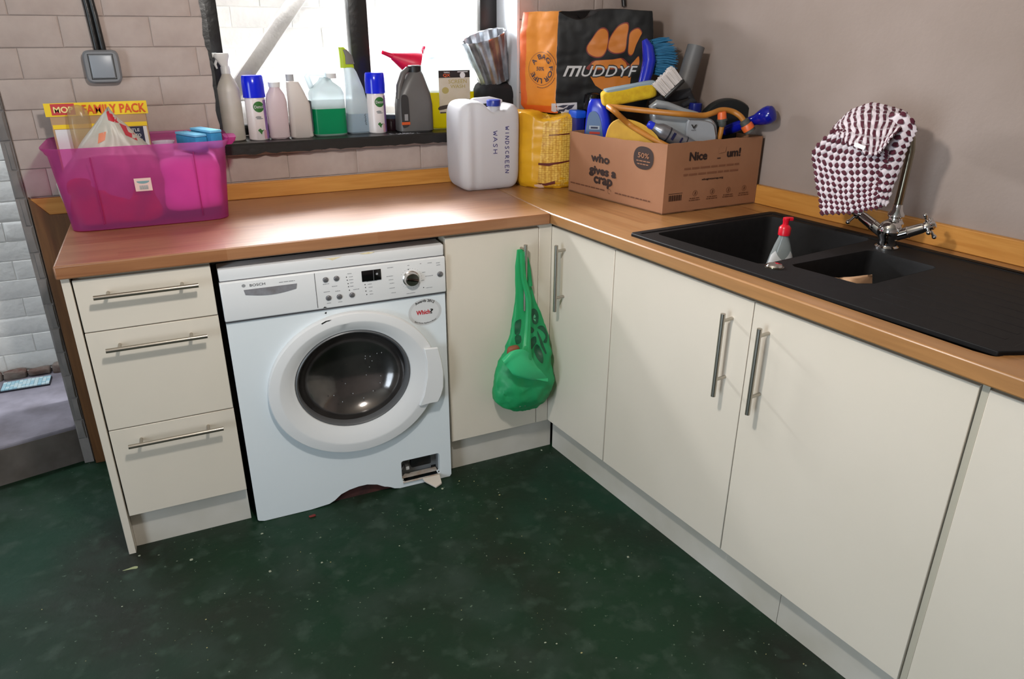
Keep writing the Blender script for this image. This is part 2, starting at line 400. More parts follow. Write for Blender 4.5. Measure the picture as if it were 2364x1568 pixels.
def bricks(parent, mat, regions, z0, ch, bl, y, dp, xoff=0, seed=1):
    # regions: list of (x0, x1, zlo, zhi) rectangles; courses start at z0 with height ch
    rg = random.Random(seed); cache = {}
    for (x0, x1, zl, zh) in regions:
        i0 = int(math.floor((zl-z0)/ch))
        i = i0
        while z0+i*ch < zh-.012:
            a, b = max(zl, z0+i*ch), min(zh, z0+(i+1)*ch)
            if b-a > .012:
                k = math.floor((x0-xoff)/bl-1)
                while True:
                    xa = xoff+k*bl+(bl/2 if i % 2 else 0); xb = xa+bl; k += 1
                    if xa >= x1-.012: break
                    xa2, xb2 = max(xa, x0), min(xb, x1)
                    if xb2-xa2 < .012: continue
                    key = (round(xb2-xa2, 3), round(b-a, 3), rg.randrange(3))
                    if key not in cache:
                        cache[key] = obj('brick', brickmesh(key[0], key[1], dp, rg), mat, parent, smooth=25); o = cache[key]
                    else:
                        o = cache[key].copy(); COL.objects.link(o)
                    o.location = ((xa2+xb2)/2, y+rg.uniform(-.0008, .0008), (a+b)/2)
            i += 1

# back wall (holds the window), its core is recessed behind the painted bricks
wb = MB()
WX0, WX1, WZ0, WZ1 = -.918, .182, 1.075, 2.05
for a, b in (((-1.555, .650, 0), (WX0, .90, 2.42)), ((WX1, .650, 0), (.80, .90, 2.42)), ((WX0, .650, 0), (WX1, .90, WZ0)), ((WX0, .650, WZ1), (WX1, .90, 2.42)),
             ((-4.2, .650, 2.08), (-1.555, .90, 2.42)), ((-4.2, .65, 0), (-2.75, .90, 2.08))):
    wb.box(a, b)
wall_b = struct('wall_back', wb, WALL_B)
bricks(wall_b, WALL_B, [(-1.525, WX0, .60, 1.68), (WX0, WX1, .9, WZ0-.005), (WX1, .55, .91, 1.68)], 1.055, .088, .246, .6472, .0028, xoff=-.84)
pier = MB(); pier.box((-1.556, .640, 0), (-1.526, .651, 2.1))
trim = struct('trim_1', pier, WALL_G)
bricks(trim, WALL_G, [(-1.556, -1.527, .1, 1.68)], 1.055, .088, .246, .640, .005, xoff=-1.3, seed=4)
# right wall: smooth plaster, turned seven degrees like the whole right-hand run
wr = MB().box((.708, -4.4, 0), (.80, .60, 2.42)); struct('wall_right', wr, WALL_R, sp='R')
struct('wall_front', MB().box((-4.2, -4.2, 0), (2.6, -4.1, 2.42)), WALL_R)
wl = MB(); wl.box((-4.2, -4.2, 0), (-4.1, -3.2, 2.42)); wl.box((-4.2, -1.9, 0), (-4.1, 2.2, 2.42)); wl.box((-4.2, -3.2, 2.05), (-4.1, -1.9, 2.42))
struct('wall_left', wl, WALL_O)
# outer wall across the passage, seen through doorway and window
wo = struct('wall_outside', MB().box((-4.2, 1.226, 0), (1.6, 1.35, 2.35)), WALL_O)
bricks(wo, WALL_O, [(-2.05, -1.45, .15, 1.15), (-1.05, .45, 1.08, 1.69)], .1645, .0765, .232, 1.226, .003, xoff=.02, seed=9)
# concrete step in the doorway
st = MB(); st.plate([(-4.1, .45), (-1.85, .59), (-1.556, .663), (-1.53, .70), (-1.53, 1.22), (-4.1, 1.22)], [], 0, .145)
struct('trim_2', st, CONC, bev=.008)
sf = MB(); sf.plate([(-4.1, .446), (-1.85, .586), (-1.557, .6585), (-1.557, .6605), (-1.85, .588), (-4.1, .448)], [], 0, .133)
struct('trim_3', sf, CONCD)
# rough brick footing at the foot of the outer wall
ft = MB()
for i in range(9):
    x = -2.15+i*.085; ft.puff((x, 1.205, .16), (.04, .02, .018+.006*math.sin(i*2.3)), 5, 4, .004, 40, i)
obj('mortar_rubble', ft, M('rubble_brown', '5a4038', .9, col2='7d776f', nscale=14, bump=.5), wo, kind='stuff')

# timber trim mitred round the end of the worktop
t = MB(); t.plate([(-1.519, .972), (-1.472, .914), (-1.398, .914), (-1.398, 0), (-1.519, 0)], [], 0, 1); t.v = [(x, .622 if z > .5 else .6395, y) for x, y, z in t.v]
struct('trim_4', t, PINEZ, bev=.0015)

# ---------------------------------------------------------------- window
wn = MB(); y0, y1 = .835, .885
wn.box((-.96, y0, 1.10), (-.868, y1, 2.06), .004); wn.box((.105, y0, 1.10), (.20, y1, 2.06), .004)
wn.box((-.418, y0-.004, 1.10), (-.347, y1, 2.06), .005); wn.box((-.868, y0, 1.10), (.105, y1, 1.135), .004); wn.box((-.868, y0, 2.0), (.105, y1, 2.06), .004)
win = thing('window_1', None, None, (0, 0, 0)); win['kind'] = 'structure'
obj('window_frame', wn, BLACKP, win)
for a, b in ((-.868, -.418), (-.347, .105)):
    obj('pane', MB().box((a, .858, 1.135), (b, .862, 2.0)), GLASS, win)
sill = MB(); sill.box((WX0-.004, .612, 1.073), (WX1, .835, 1.10), .008, 3)
def silljit(mb, a, seed):
    mb.v = [(x, y, z+(noise.noise(Vector((x*14, y*9, seed)))*a if z < 1.09 else 0)) for x, y, z in mb.v]; return mb
sl = MB(); rg = random.Random(3); n = 60
prof = [(.612, 1.10), (.609, 1.094), (.609, 1.075), (.613, 1.070)]
for i in range(n+1):
    x = WX0-.004+(WX1-WX0+.004)*i/n; dz = noise.noise(Vector((x*22, 0, 3)))*.006+rg.uniform(-.002, .002)
    sl.v += [(x, .66, 1.10), (x, .616, 1.1005), (x, .610, 1.094), (x, .609, 1.072+dz), (x, .655, 1.070+dz)]
sl.f = [(i*5+j, (i+1)*5+j, (i+1)*5+j+1, i*5+j+1) for i in range(n) for j in range(4)]; sl.mi = [0]*len(sl.f)
so_ = obj('window_sill', sill, BLACKP, win); sl.v = [(x, y-.0012, z-(.006 if z < 1.085 else -.0006)) for x, y, z in sl.v]; obj('sill_edge', sl, BLACKP, so_)
# black paint brushed over the wall edge left of the window
el = MB(); rg = random.Random(8)
for i in range(41):
    z = 1.07+i*.0155; dx = noise.noise(Vector((z*17, 2, 0)))*.006+rg.uniform(-.001, .001)
    el.v += [(-.9175, .6418, z), (-.928+dx-(.006 if z > 1.4 else 0), .6425, z), (-.9175, .84, z)]
el.f = [(i*3+1, i*3, (i+1)*3, (i+1)*3+1) for i in range(40)]+[(i*3, i*3+2, (i+1)*3+2, (i+1)*3) for i in range(40)]; el.mi = [0]*80
obj('painted_edge', el, BLACKP, win)
# white painted reveal on the right side of the window
struct('trim_5', MB().box((.176, .642, 1.10), (.186, .836, 2.05)), M('white_reveal', 'c9ccd0', .7, bump=.4, bscale=30))
# diagonal timber strut in the passage
sb = MB(); p0, p1 = Vector((-.86, 1.06, 1.20)), Vector((-.30, 1.06, 1.88))
sb.box((-.027, -.02, 0), (.027, .02, .95), .004, X=frameX(p0, p1, (0, 1, 0)))
o = obj('diagonal_strut', sb, M('grey_weathered_timber', '86827d', .8, col2='76726d', nscale=12, bump=.3))
props(o, 'pale grey timber strut leaning diagonally behind the left window pane', 'timber strut')
struct('trim_6', MB().box((-1.3, 1.03, 1.10), (.9, 1.225, 1.20), .004), WALL_O)
o = obj('white_rag', MB().puff((-.80, 1.10, 1.225), (.05, .03, .026), 3, 8, .008, 30, 5), M('rag_grey', 'b5b0ab', .9))
props(o, 'small crumpled off-white rag lying at the foot of the diagonal strut', 'rag')

# ---------------------------------------------------------------- cables, switch
sw = thing('light_switch', 'grey weatherproof single rocker light switch on the pinkish brick wall', 'light switch', (-1.238, .6435, 1.352))
obj('back_box', MB().loft([(0, 0, -.034, .049, .048, 6), (0, 0, -.006, .049, .048, 6), (0, 0, 0, .044, .043, 6)], 40, X=Matrix.Rotation(R(90), 4, 'X') @ Matrix.Translation((0, 0, .034))), GREYP, sw)
obj('rocker', MB().box((-.031, -.040, -.032), (.031, -.030, .034), .003), M('grey_rocker', '8a9098', .35), sw)
g = MB()
for a in ((-.034, -.0348, -.036, .034, -.0335, -.0335), (-.034, -.0348, .0355, .034, -.0335, .037), (-.0345, -.0348, -.036, -.0325, -.0335, .037), (.0325, -.0348, -.036, .0345, -.0335, .037)):
    g.box(a[:3], a[3:])
obj('gasket', g, BLACK, sw)
for i, (dx, lb) in enumerate(((-.008, 'left of the two black cables running up from the grey switch'), (.009, 'right of the two black cables running up from the grey switch'))):
    o = obj('power_cable', MB().tube([(-1.236+dx*1.0, .638, 1.385), (-1.237+dx, .634, 1.42), (-1.240+dx*.95, .635, 1.50), (-1.246+dx*.8, .634, 1.60), (-1.249+dx*.8, .634, 1.78), (-1.249+dx*.8, .634, 2.415)], .0085, 12), BLACKP)
    props(o, lb, 'cable', 'black cables above the switch')
o = obj('power_cable', MB().tube([RW(.69, .545, 2.4), RW(.69, .54, 1.75), RW(.687, .53, 1.60), RW(.69, .52, 1.545)], .009, 10), BLACKP)
props(o, 'black cable end hanging in the wall corner above the orange and black bag', 'cable')

# ---------------------------------------------------------------- worktops and upstands
w1 = MB().plate([(-1.4055, 0), (-.0008, 0), (-.0008, .642), (-1.4055, .642)], [], ZT-TK, ZT)
o = obj('oak_worktop', w1, OAK, bev=.004); props(o, 'oak block worktop running under the window over the washing machine', 'worktop')
lc = lambda x, y: (x*ca+y*sa, -x*sa+y*ca)
w2 = MB().plate([(0, 0), (.7075, 0) if 0 else (0, -2.3), (.7075, -2.3), (.7075, .5536), lc(.001, .642)], [rrect(.055, -1.352, .598, -.362, .02)], ZT-TK, ZT)
o = obj('oak_worktop', w2, OAKY, None, 'L', bev=.004); o.rotation_euler = (0, 0, TH)
props(o, 'oak block worktop along the plastered right wall holding the black sink', 'worktop')
t = MB().box((-1.4725, .6245, ZT+.0005), (.60, .6395, .966)); t.v = [(x if not (x < -1.4 and z > .94) else -1.517, y, z) for x, y, z in t.v]
o = obj('timber_upstand', t, PINE, bev=.002); props(o, 'orange pine upstand strip behind the worktop below the window', 'upstand')
t = MB().box((.688, -2.3, ZT+.0005), (.7075, .50, .973))
o = obj('timber_upstand', t, PINEY, bev=.002); o.rotation_euler = (0, 0, TH); props(o, 'orange pine upstand strip along the right wall behind the sink', 'upstand')

# ---------------------------------------------------------------- kitchen units
def barhandle(parent, p0, p1, out, posts, wall):
    h = MB().tube([p0, p1], .0062, 16); o = obj('handle', h, STEEL, parent)
    ps = MB()
    for q in posts: ps.tube([q, wall(q)], .0045, 12)
    obj('handle_post', ps, STEEL, o); return o
u = thing('drawer_unit', 'cream three-drawer base unit at the left end under the worktop', 'drawer unit', (-1.21, yd, 0))
obj('carcass', MB().box((-1.373, .036, .132), (-1.043, .58, .8735)), CARC, u, 'W')
obj('end_panel', MB().box((-1.398, yd-.001, 0), (-1.378, .60, .874), .001, 1), CREAM, u, 'W')
obj('plinth', MB().box((-1.3775, yp, 0), (-1.043, yp+.016, .1325)), PLIN, u, 'W')
for z0, z1, hz in ((.7185, .863, .8215), (.4215, .7155, .6725), (.1315, .4185, .3775)):
    dr = obj('drawer', MB().box((-1.3735, yd, z0), (-1.0425, yd+.018, z1), .0012, 1), CREAM, u, 'W')
    h = MB().tube([(-1.3305, -.018, hz), (-1.0795, -.018, hz)], .0062, 16)
    for x in (-1.2985, -1.1195): h.tube([(x, -.018, hz), (x, yd+.001, hz)], .0045, 12)
    obj('handle', h, STEEL, dr, 'W')
u = thing('corner_cabinet', 'cream base cabinet with one door between washing machine and corner', 'cabinet', (-.2, yd, 0))
obj('carcass', MB().box((-.3595, .036, .132), (.60, .58, .8735)), CARC, u, 'W')
d_ = obj('door', MB().box((-.36, yd, .1315), (-.0345, yd+.018, .863), .0012, 1), CREAM, u, 'W')
h = MB().tube([(-.0985, -.018, .8205), (-.0985, -.018, .594)], .0062, 16)
for z in (.801, .64): h.tube([(-.0985, -.018, z), (-.0985, yd+.001, z)], .0045, 12)
obj('handle', h, STEEL, d_, 'W')
obj('corner_post', MB().box((-.0325, yd, .1315), (.0145, yd+.018, .8735), .0012, 1), CREAM, u, 'W')
obj('plinth', MB().box((-.36, yp, 0), (.046, yp+.016, .1325)), PLIN, u, 'W')
def rcab(name, label, s0, s1, doors, hn):
    u = rthing(name, label, 'cabinet', (yd, (s0+s1)/2, 0))
    obj('carcass', MB().box((.036, s1+.002, .132), (.058, s0-.002, .8735)), CARC, u, 'R')
    for (a, b, hs) in doors:
        d_ = obj('door', MB().box((yd, b+.0012, .1315), (yd+.018, a-.0012, .863), .0012, 1), CREAM, u, 'R')
        if hs is not None:
            h = MB().tube([(-.018, hs, .8195), (-.018, hs, .592)], .0062, 16)
            for z in (.8, .639): h.tube([(-.018, hs, z), (yd+.001, hs, z)], .0045, 12)
            obj('handle', h, STEEL, d_, 'R')
    return u
rcab('narrow_cabinet', 'narrow cream cabinet with one handle right of the inner corner', .02, -.310, [(.0185, -.3105, -.061)], 1)
rcab('sink_cabinet', 'wide cream two-door cabinet below the black sink with paired handles', -.312, -1.358, [(-.312, -.8345, -.774), (-.8345, -1.3575, -.887)], 2)
u = rcab('end_cabinet', 'cream cabinet front at the right picture edge beyond the grey gap', -1.372, -2.2, [(-1.3725, -1.96, None)], 0)
o = obj('filler_strip', MB().box((yd+.006, -1.3715, .1315), (.05, -1.3585, .872)), GAPM, None, 'R'); props(o, 'grey recessed filler strip between the sink cabinet and the end cabinet', 'filler strip')
for a, b, lb in ((.0300, -1.02, 'pale plinth board under the narrow cabinet and first sink door'), (-1.0215, -2.2, 'pale plinth board under the second sink door and the end cabinet')):
    o = obj('plinth_board', MB().box((yp, b, 0), (yp+.016, a, .1325)), PLIN, None, 'R'); props(o, lb, 'plinth')

# ---------------------------------------------------------------- washing machine (local: x right, y back, z up; origin = front bottom left)
wmX = (-1.0258, .01185, 0)
WW, WH = .6558, .847
wm = thing('washing_machine', 'white front-loading washing machine with a broken bottom edge under the oak worktop', 'washing machine', wmX, -.0138)
cab_ = MB(); cab_.box((.004, .022, .02), (.016, .55, WH-.037), .002); cab_.box((WW-.016, .022, .02), (WW-.004, .55, WH-.037), .002); cab_.box((.016, .2, .02), (WW-.016, .55, WH-.037), .002); cab_.box((.016, .022, .69), (WW-.016, .2, WH-.037), .002); obj('casing', cab_, WHITE, wm)
obj('lid', MB().box((0, .004, WH-.0345), (WW, .56, WH), .003, 2), WHITEP, wm)
fp = MB()
bot = [(.0, .010), (.012, .0), (.215, .004)]
chunk = [(0.2267,-0.0092), (0.2461,-0.001), (0.2695,0.0199), (0.2961,0.0261), (0.3284,0.0291), (0.3577,0.0278), (0.3898,0.0188), (0.4071,0.0087), (0.4152,-0.006), (0.4243,-0.005), (0.4345,-0.0115), (0.4484,-0.01)]
cz = [(x, max(z, .006)+.019*math.sin(pi*min(1, max(0, i/11)))**.6) for i, (x, z) in enumerate(chunk)]
HX0, HZ0 = (0.4777,0.019); HX1, HZ1 = (0.6142,0.1061)
hatch = rrect(HX0, HZ0+.005, HX1, HZ1, .008, 4)
outer = [(.004, .006), (.02, .001), (cz[0][0]-.06, .001)]+cz+[(cz[-1][0]+.02, .001), (WW-.006, .001), (WW, .01), (WW, .690), (0, .690), (0, .01)]
outer = [p for i, p in enumerate(outer) if i == 0 or p != outer[i-1]]
DC = (((0.0829,0.4917)[0]+(0.6133,0.4334)[0])/2, ((0.3205,0.1967)[1]+(0.3563,0.6754)[1])/2)
DRX = ((0.6133,0.4334)[0]-(0.0829,0.4917)[0])/2; DRZ = ((0.3563,0.6754)[1]-(0.3205,0.1967)[1])/2
GC = (((0.1655,0.4752)[0]+(0.5258,0.4501)[0])/2, ((0.3236,0.2851)[1]+(0.3509,0.611)[1])/2)
GRX = ((0.5258,0.4501)[0]-(0.1655,0.4752)[0])/2; GRZ = ((0.3509,0.611)[1]-(0.3236,0.2851)[1])/2
hole = ell(GC[0], GC[1], GRX+.012, GRZ+.012, 48)
fp.plate(outer, [hatch, hole], 0, .020, X=FX)
fp.v = [(x, .0035+y, z) for x, y, z in fp.v]
obj('front_panel', fp, WHITE, wm, bev=.0015)
cp = MB(); P4 = [(0.0077,0.7011), (0.6673,0.6999), (0.6598,0.8149), (-0.0032,0.8162)]
cp.box((-.0015, -.004, .694), (WW+.002, .02, WH-.0365), .004, 3)
obj('control_panel', cp, WHITEP, wm)
dvx = (0.2573,0.7678)[0]
l_ = MB(); l_.box((dvx-.0008, -.0046, .70), (dvx+.0008, -.003, WH-.04)); l_.box((0, -.001, .6895), (WW, .003, .6945)); l_.box((0, .006, WH-.0367), (WW, .02, WH-.0343))
obj('seam', l_, DGREY, wm)
# detergent drawer grip recess
gx0, gx1 = (0.0598,0.7768)[0], (0.2058,0.7722)[0]; gz = (0.1312,0.7746)[1]
gr = MB(); pts = [(gx0, gz+.009), (gx1, gz+.009), (gx1-.003, gz-.006)]+[(gx1-.003-(gx1-gx0-.006)*i/12, gz-.006-.0085*math.sin(pi*i/12)) for i in range(1, 12)]+[(gx0+.003, gz-.006)]
for i, (x, z) in enumerate(pts): pass
gr.plate([(p[0], p[1]) for p in pts][::-1], [], 0, .0012, X=FX); gr.v = [(x, y-.0052, z) for x, y, z in gr.v]
obj('drawer_grip', gr, M('grip_grey_plastic', '6f6a6c', .4, col2='85868c', nscale=30), wm)
# buttons
for u_, rr in (((0.2877,0.7837), .0072), ((0.3193,0.7836), .0072), ((0.291,0.7266), .0072), ((0.323,0.7261), .0072), ((0.3606,0.7262), .0072), ((0.6391,0.7555), .0080)):
    obj('button', MB().lathe([(rr*1.1, 0), (rr*1.1, .001), (rr, .003), (rr*.8, .0042), (.0, .0044)], 20, X=Matrix.Translation((u_[0], -.0040, u_[1])) @ Matrix.Rotation(R(90), 4, 'X'), sx=1.08), M('button_grey', '777679', .3, .5), wm)
ds = MB(); a = (0.3939,0.7994); b = (0.4531,0.7617); ds.box((a[0], -.0062, b[1]+.001), (b[0], -.003, a[1]-.003), .0015); obj('display', ds, M('display_black', '0b0a0b', .15), wm)
t = MB(); poly(t, ell((0.4401,0.7854)[0], (0.4399,0.7827)[1], .0035, .0035, 14), (0, -.0064, 0)); t.box(((0.4295,0.7854)[0]-.0004, -.0065, b[1]+.002), ((0.4295,0.7854)[0]+.0004, -.0062, a[1]-.004)); obj('display_icon', t, GREYI, wm)
kc = (0.545,0.7537)
kn = MB(); kx = Matrix.Translation((kc[0], -.004, kc[1])) @ Matrix.Rotation(R(90), 4, 'X')
kn.lathe([(.0245, 0), (.0245, .002), (.022, .004), (.0205, .016), (.019, .0185), (0, .019)], 36, X=kx, sx=1.08)
kn_o = obj('programme_knob', kn, M('chrome_knob', 'c5c0bc', .16, 1), wm)
obj('knob_grip', MB().box((-.0185, -.0042, .017), (.0185, .0042, .023), .0025, X=kx @ Matrix.Rotation(R(-12), 4, 'Z')), M('knob_grip_dark', '5c504c', .2, 1), kn_o)
pr = MB()
text(pr, 'BOSCH', ((0.0983,0.7948)[0], -.0045, (0.0983,0.7948)[1]), .042, .0075, bold=.008)
obj('lettering', pr, DGREY, wm)
pr = MB(); poly(pr, ell((0.0612,0.796)[0], (0.0612,0.796)[1], .0052, .0048, 20), (0, -.0045, 0))
bars(pr, ((0.179,0.793)[0], -.0045, (0.179,0.793)[1]), .044, .003, seed=5, sk=0)
rg = random.Random(2)
tx = [((0.2876,0.7704), .018), ((0.312,0.7603), .016), ((0.2878,0.7461), .018), ((0.3195,0.7443), .014), ((0.2907,0.7102), .012), ((0.3241,0.7094), .012), ((0.3585,0.7932), .012), ((0.3628,0.7832), .012), ((0.362,0.7738), .012), ((0.3625,0.7643), .010), ((0.3629,0.7533), .010), ((0.375,0.7421), .018),
      ((0.4238,0.7615), .032), ((0.4166,0.7528), .012), ((0.4185,0.7429), .012), ((0.4189,0.7304), .010), ((0.4195,0.7206), .010), ((0.4822,0.7964), .018), ((0.4791,0.7693), .020), ((0.4824,0.7578), .014), ((0.4844,0.7464), .014), ((0.4848,0.731), .018), ((0.4879,0.7151), .014),
      ((0.5391,0.7962), .006), ((0.5777,0.797), .004), ((0.6069,0.7961), .014), ((0.5861,0.768), .010), ((0.6037,0.7544), .026), ((0.5835,0.7429), .010), ((0.602,0.7162), .020), ((0.5425,0.706), .028), ((0.6335,0.7929), .012), ((0.6346,0.7857), .012)]
for (x, z), w_ in tx:
    k = 0; x0 = x-w_/2
    while k < w_-.001:
        l = rg.uniform(.0015, .0045); pr.box((x0+k, -.0044, z-.0010), (x0+min(k+l, w_), -.0039, z+.0010)); k += l+.0009
for i in range(22):
    t_ = R(-60+i*300/21); poly(pr, ell(kc[0]+.0315*math.sin(t_)*1.08, kc[1]+.0315*math.cos(t_), .0009, .0009, 8), (0, -.0045, 0))
obj('panel_print', pr, GREYI, wm, kind='stuff')
dt = MB()
for (x, z) in ((0.3487,0.7837), (0.3504,0.774), (0.352,0.763), (0.3525,0.7534), (0.3541,0.7422), (0.4021,0.7534), (0.4027,0.7437), (0.4031,0.7326), (0.4049,0.7213), (0.5837,0.7187), (0.5384,0.7838)):
    poly(dt, ell(x, z, .0016, .0016, 10), (0, -.0046, 0))
obj('indicator_dots', dt, BLACK, wm, kind='stuff')
# round sticker
sx, sz = (0.5869,0.6343)
pr = MB(); poly(pr, ell(sx, sz, .0545, .0445, 40), (0, .0030, 0)); st_ = obj('sticker', pr, M('sticker_silver', 'c3c4c5', .35), wm)
pr = MB(); poly(pr, ell(sx, sz, .046, .0365, 40), (0, .0027, 0)); obj('sticker_oval', pr, M('sticker_white', 'cfd0d1', .4), st_)
pr = MB(); text(pr, 'Which', (sx-.0065, .0022, sz), .044, .0145, bold=.03)
obj('lettering', pr, RED, st_)
pr = MB(); text(pr, '?', (sx+.0215, .0022, sz+.0005), .0095, .0155, bold=.03)
obj('lettering', pr, BLACK, st_); pr = MB(); text(pr, 'Awards 2012', (sx, .0022, sz+.0385), .066, .0085, bold=.01, arc=.058)
obj('lettering', pr, BLACK, st_); pr = MB(); text(pr, 'Best Home Appliance Brand', (sx, .0022, sz-.0375), .074, .0062, bold=.0, arc=-.075)
obj('lettering', pr, BLACK, st_)
# scratches and chips
sc_ = MB()
for pts in ([(0.2716,0.6966), (0.2771,0.7012), (0.2844,0.6974), (0.2776,0.6929)], [(0.2777,0.6805), (0.2829,0.6811), (0.2809,0.6744), (0.276,0.6766)], [(0.2588,0.6571), (0.2722,0.6633), (0.2903,0.6646), (0.2835,0.6615), (0.2744,0.6601), (0.261,0.6539)], [(0.2654,0.6727), (0.2681,0.6736), (0.2661,0.667)]):
    poly(sc_, pts, (0, -.0005, 0))
sc_.v = [(x, -.0043 if z > .694 else (.003 if z > DC[1]+DRZ-.002 else -.0245), z) for x, y, z in sc_.v]
obj('scratch_mark', sc_, BLACK, wm, kind='stuff')
gl = MB()
for pts in ([(0.2801,0.8467), (0.3048,0.845), (0.3426,0.8458), (0.327,0.8411), (0.3141,0.8374), (0.3046,0.8425)], [(0.3939,0.8476), (0.4199,0.8499), (0.4407,0.8488), (0.43,0.8447), (0.4066,0.8448)]):
    poly(gl, pts, (0, .0035, 0))
obj('glue_residue', gl, M('dried_glue_yellow', 'd8c48e', .7, col2='e6dcc0', nscale=60), wm, kind='stuff')
# porthole door: outer ring, handle flap, gasket, glass bowl, drum
X = FX
def ring(secs, n=72):
    m = MB(); vs = []
    for (cx, cz_, rx, rz, y) in secs: vs += [(cx+rx*math.cos(2*pi*j/n), y, cz_+rz*math.sin(2*pi*j/n)) for j in range(n)]
    k = len(secs); fs = [(i*n+j, (i+1)*n+j, (i+1)*n+(j+1) % n, i*n+(j+1) % n) for i in range(k-1) for j in range(n)]
    m.add(vs, fs); return m
mixc = lambda t: (DC[0]+(GC[0]-DC[0])*t, DC[1]+(GC[1]-DC[1])*t)
door = obj('door', ring([(*DC, DRX-.002, DRZ-.002, .004), (*DC, DRX, DRZ, -.004), (*DC, DRX, DRZ, -.018), (*DC, DRX-.003, DRZ-.003, -.0225), (*mixc(.3), DRX-.030, DRZ-.028, -.0275),
    (*mixc(.45), DRX-.036, DRZ-.034, -.0275), (*mixc(.9), GRX+.014, GRZ+.012, -.010), (*GC, GRX+.003, GRZ+.003, -.006), (*GC, GRX, GRZ, .002)]), WHITEP, wm, smooth=35)
HP = [(0.5673,0.5239), (0.6139,0.5203), (0.6239,0.4753), (0.6296,0.4303), (0.6276,0.3765), (0.6189,0.3475), (0.6074,0.3256), (0.5742,0.3261), (0.5426,0.3231), (0.5596,0.3646), (0.5728,0.4254), (0.5739,0.4798)]
hm = MB(); hm.plate(HP[::-1], [], 0, .010, X=FX); hm.v = [(x, y-.034, z) for x, y, z in hm.v]
obj('door_handle', hm, WHITEP, door, bev=.003)
obj('gasket', ring([(*GC, GRX+.004, GRZ+.004, 0), (*GC, GRX-.004, GRZ-.004, -.006), (*GC, GRX-.009, GRZ-.009, .0), (*GC, GRX-.010, GRZ-.010, .02)]), M('rubber_grey', '57585a', .4), door)
bowl = [(*GC, GRX-.002, GRZ-.002, -.001)]+[(GC[0]-.004*t_, GC[1]+.006*t_, (GRX-.004)*math.cos(t_*1.45), (GRZ-.004)*math.cos(t_*1.45), .10*math.sin(t_*1.45)) for t_ in [i/10 for i in range(1, 11)]]+[(GC[0]-.004, GC[1]+.006, .0005, .0005, .1003)]
obj('glass_bowl', ring(bowl), M('smoked_glass', '4a4848', .13, .8, col2='6a6664', nscale=9, bump=.04, bscale=50), door)
dp_ = MB(); rg = random.Random(6)
for i in range(16):
    a_, r_ = rg.uniform(-2.2, 1.2), rg.uniform(.2, .75); dp_.sphere((GC[0]+GRX*r_*math.cos(a_), .09*math.cos(r_*1.4)*.9-.001, GC[1]+GRZ*r_*math.sin(a_)), (.0016, .0012, .0022), 8, 6)
obj('water_drops', dp_, M('water_drop', 'b8bcc0', .05, .6), door, kind='stuff')
# service hatch with open flap
hi = MB(); hi.box((HX0-.004, .055, HZ0-.002), (HX1+.004, .057, HZ1+.004))
hi.box((HX0-.003, .012, HZ1-.001), (HX1+.003, .056, HZ1+.003)); hi.box((HX0-.004, .012, HZ0), (HX0-.001, .056, HZ1)); hi.box((HX1+.001, .012, HZ0), (HX1+.004, .056, HZ1))
ho = obj('service_hatch', hi, M('hatch_grey', '7d7f80', .5), wm)
hw, hh = HX1-HX0, HZ1-HZ0
obj('filter_housing', MB().box((HX0+hw*.30, .030, HZ0+hh*.38), (HX0+hw*.84, .0548, HZ0+hh*.86), .006), BLACK, ho)
obj('drain_plug', MB().box((HX0+hw*.16, .028, HZ0+hh*.36), (HX0+hw*.25, .0548, HZ0+hh*.52), .002), WHITEP, ho)
obj('hose_clip', MB().tube([(HX0+.004, .03, HZ0+hh*.25), (HX0+.006, .022, HZ0+hh*.5), (HX0+.014, .03, HZ0+hh*.62)], .004, 8), DGREY, ho)
fl = MB(); fl.box((HX0+.002, -.002, HZ0+.001), (HX1-.002, .05, HZ0+.005), .001); obj('hatch_tray', fl, M('soap_stained_plastic', 'a08c7c', .7, col2='b9b4ae', nscale=30), ho)
sp_ = MB(); sp_.plate([(HX0+hw*.52, 0), (HX1-.003, 0), (HX1-.008, -.036), (HX0+hw*.76, -.046), (HX0+hw*.54, -.012)], [], HZ0-.002, HZ0+.004); sp_.v = [(x, y, z+y*.35) for x, y, z in sp_.v]
obj('drain_spout', sp_, M('yellowed_plastic', 'c9bfb4', .5), ho, bev=.001)
for x, z in ((HX0+.005, HZ0+.008), (HX1-.005, HZ0+.012), (HX0+hw*.2, HZ1-.004), (HX0+hw*.78, HZ1-.004)): obj('screw', MB().lathe([(.0026, 0), (.0026, .002), (.001, .0022)], 10, X=Matrix.Translation((x, .006, z)) @ Matrix.Rotation(R(90), 4, 'X')), CHROME, ho)
ru = MB(); ru.plate([(cz[0][0]-.01, .0), (cz[-1][0]+.01, .0), (cz[-1][0]+.005, .045), (cz[0][0], .045)], [], .021, .0245, X=FX)
obj('rusty_underframe', ru, M('rust_brown', '4a2420', .9, col2='2e1715', nscale=25, bump=.4), wm)
for x in (.05, WW-.05):
    for y in (.06, .5): obj('foot', MB().lathe([(.02, 0), (.02, .008), (.01, .01), (.01, .03)], 20, c=(x, y, 0)), BLACK, wm)
# dark batten closing the gap under the worktop above the machine
o = obj('dark_batten', MB().box((-1.040, .08, .8475), (-.362, .10, .8735)), BLACK); props(o, 'dark batten in the gap between washing machine lid and worktop', 'batten')

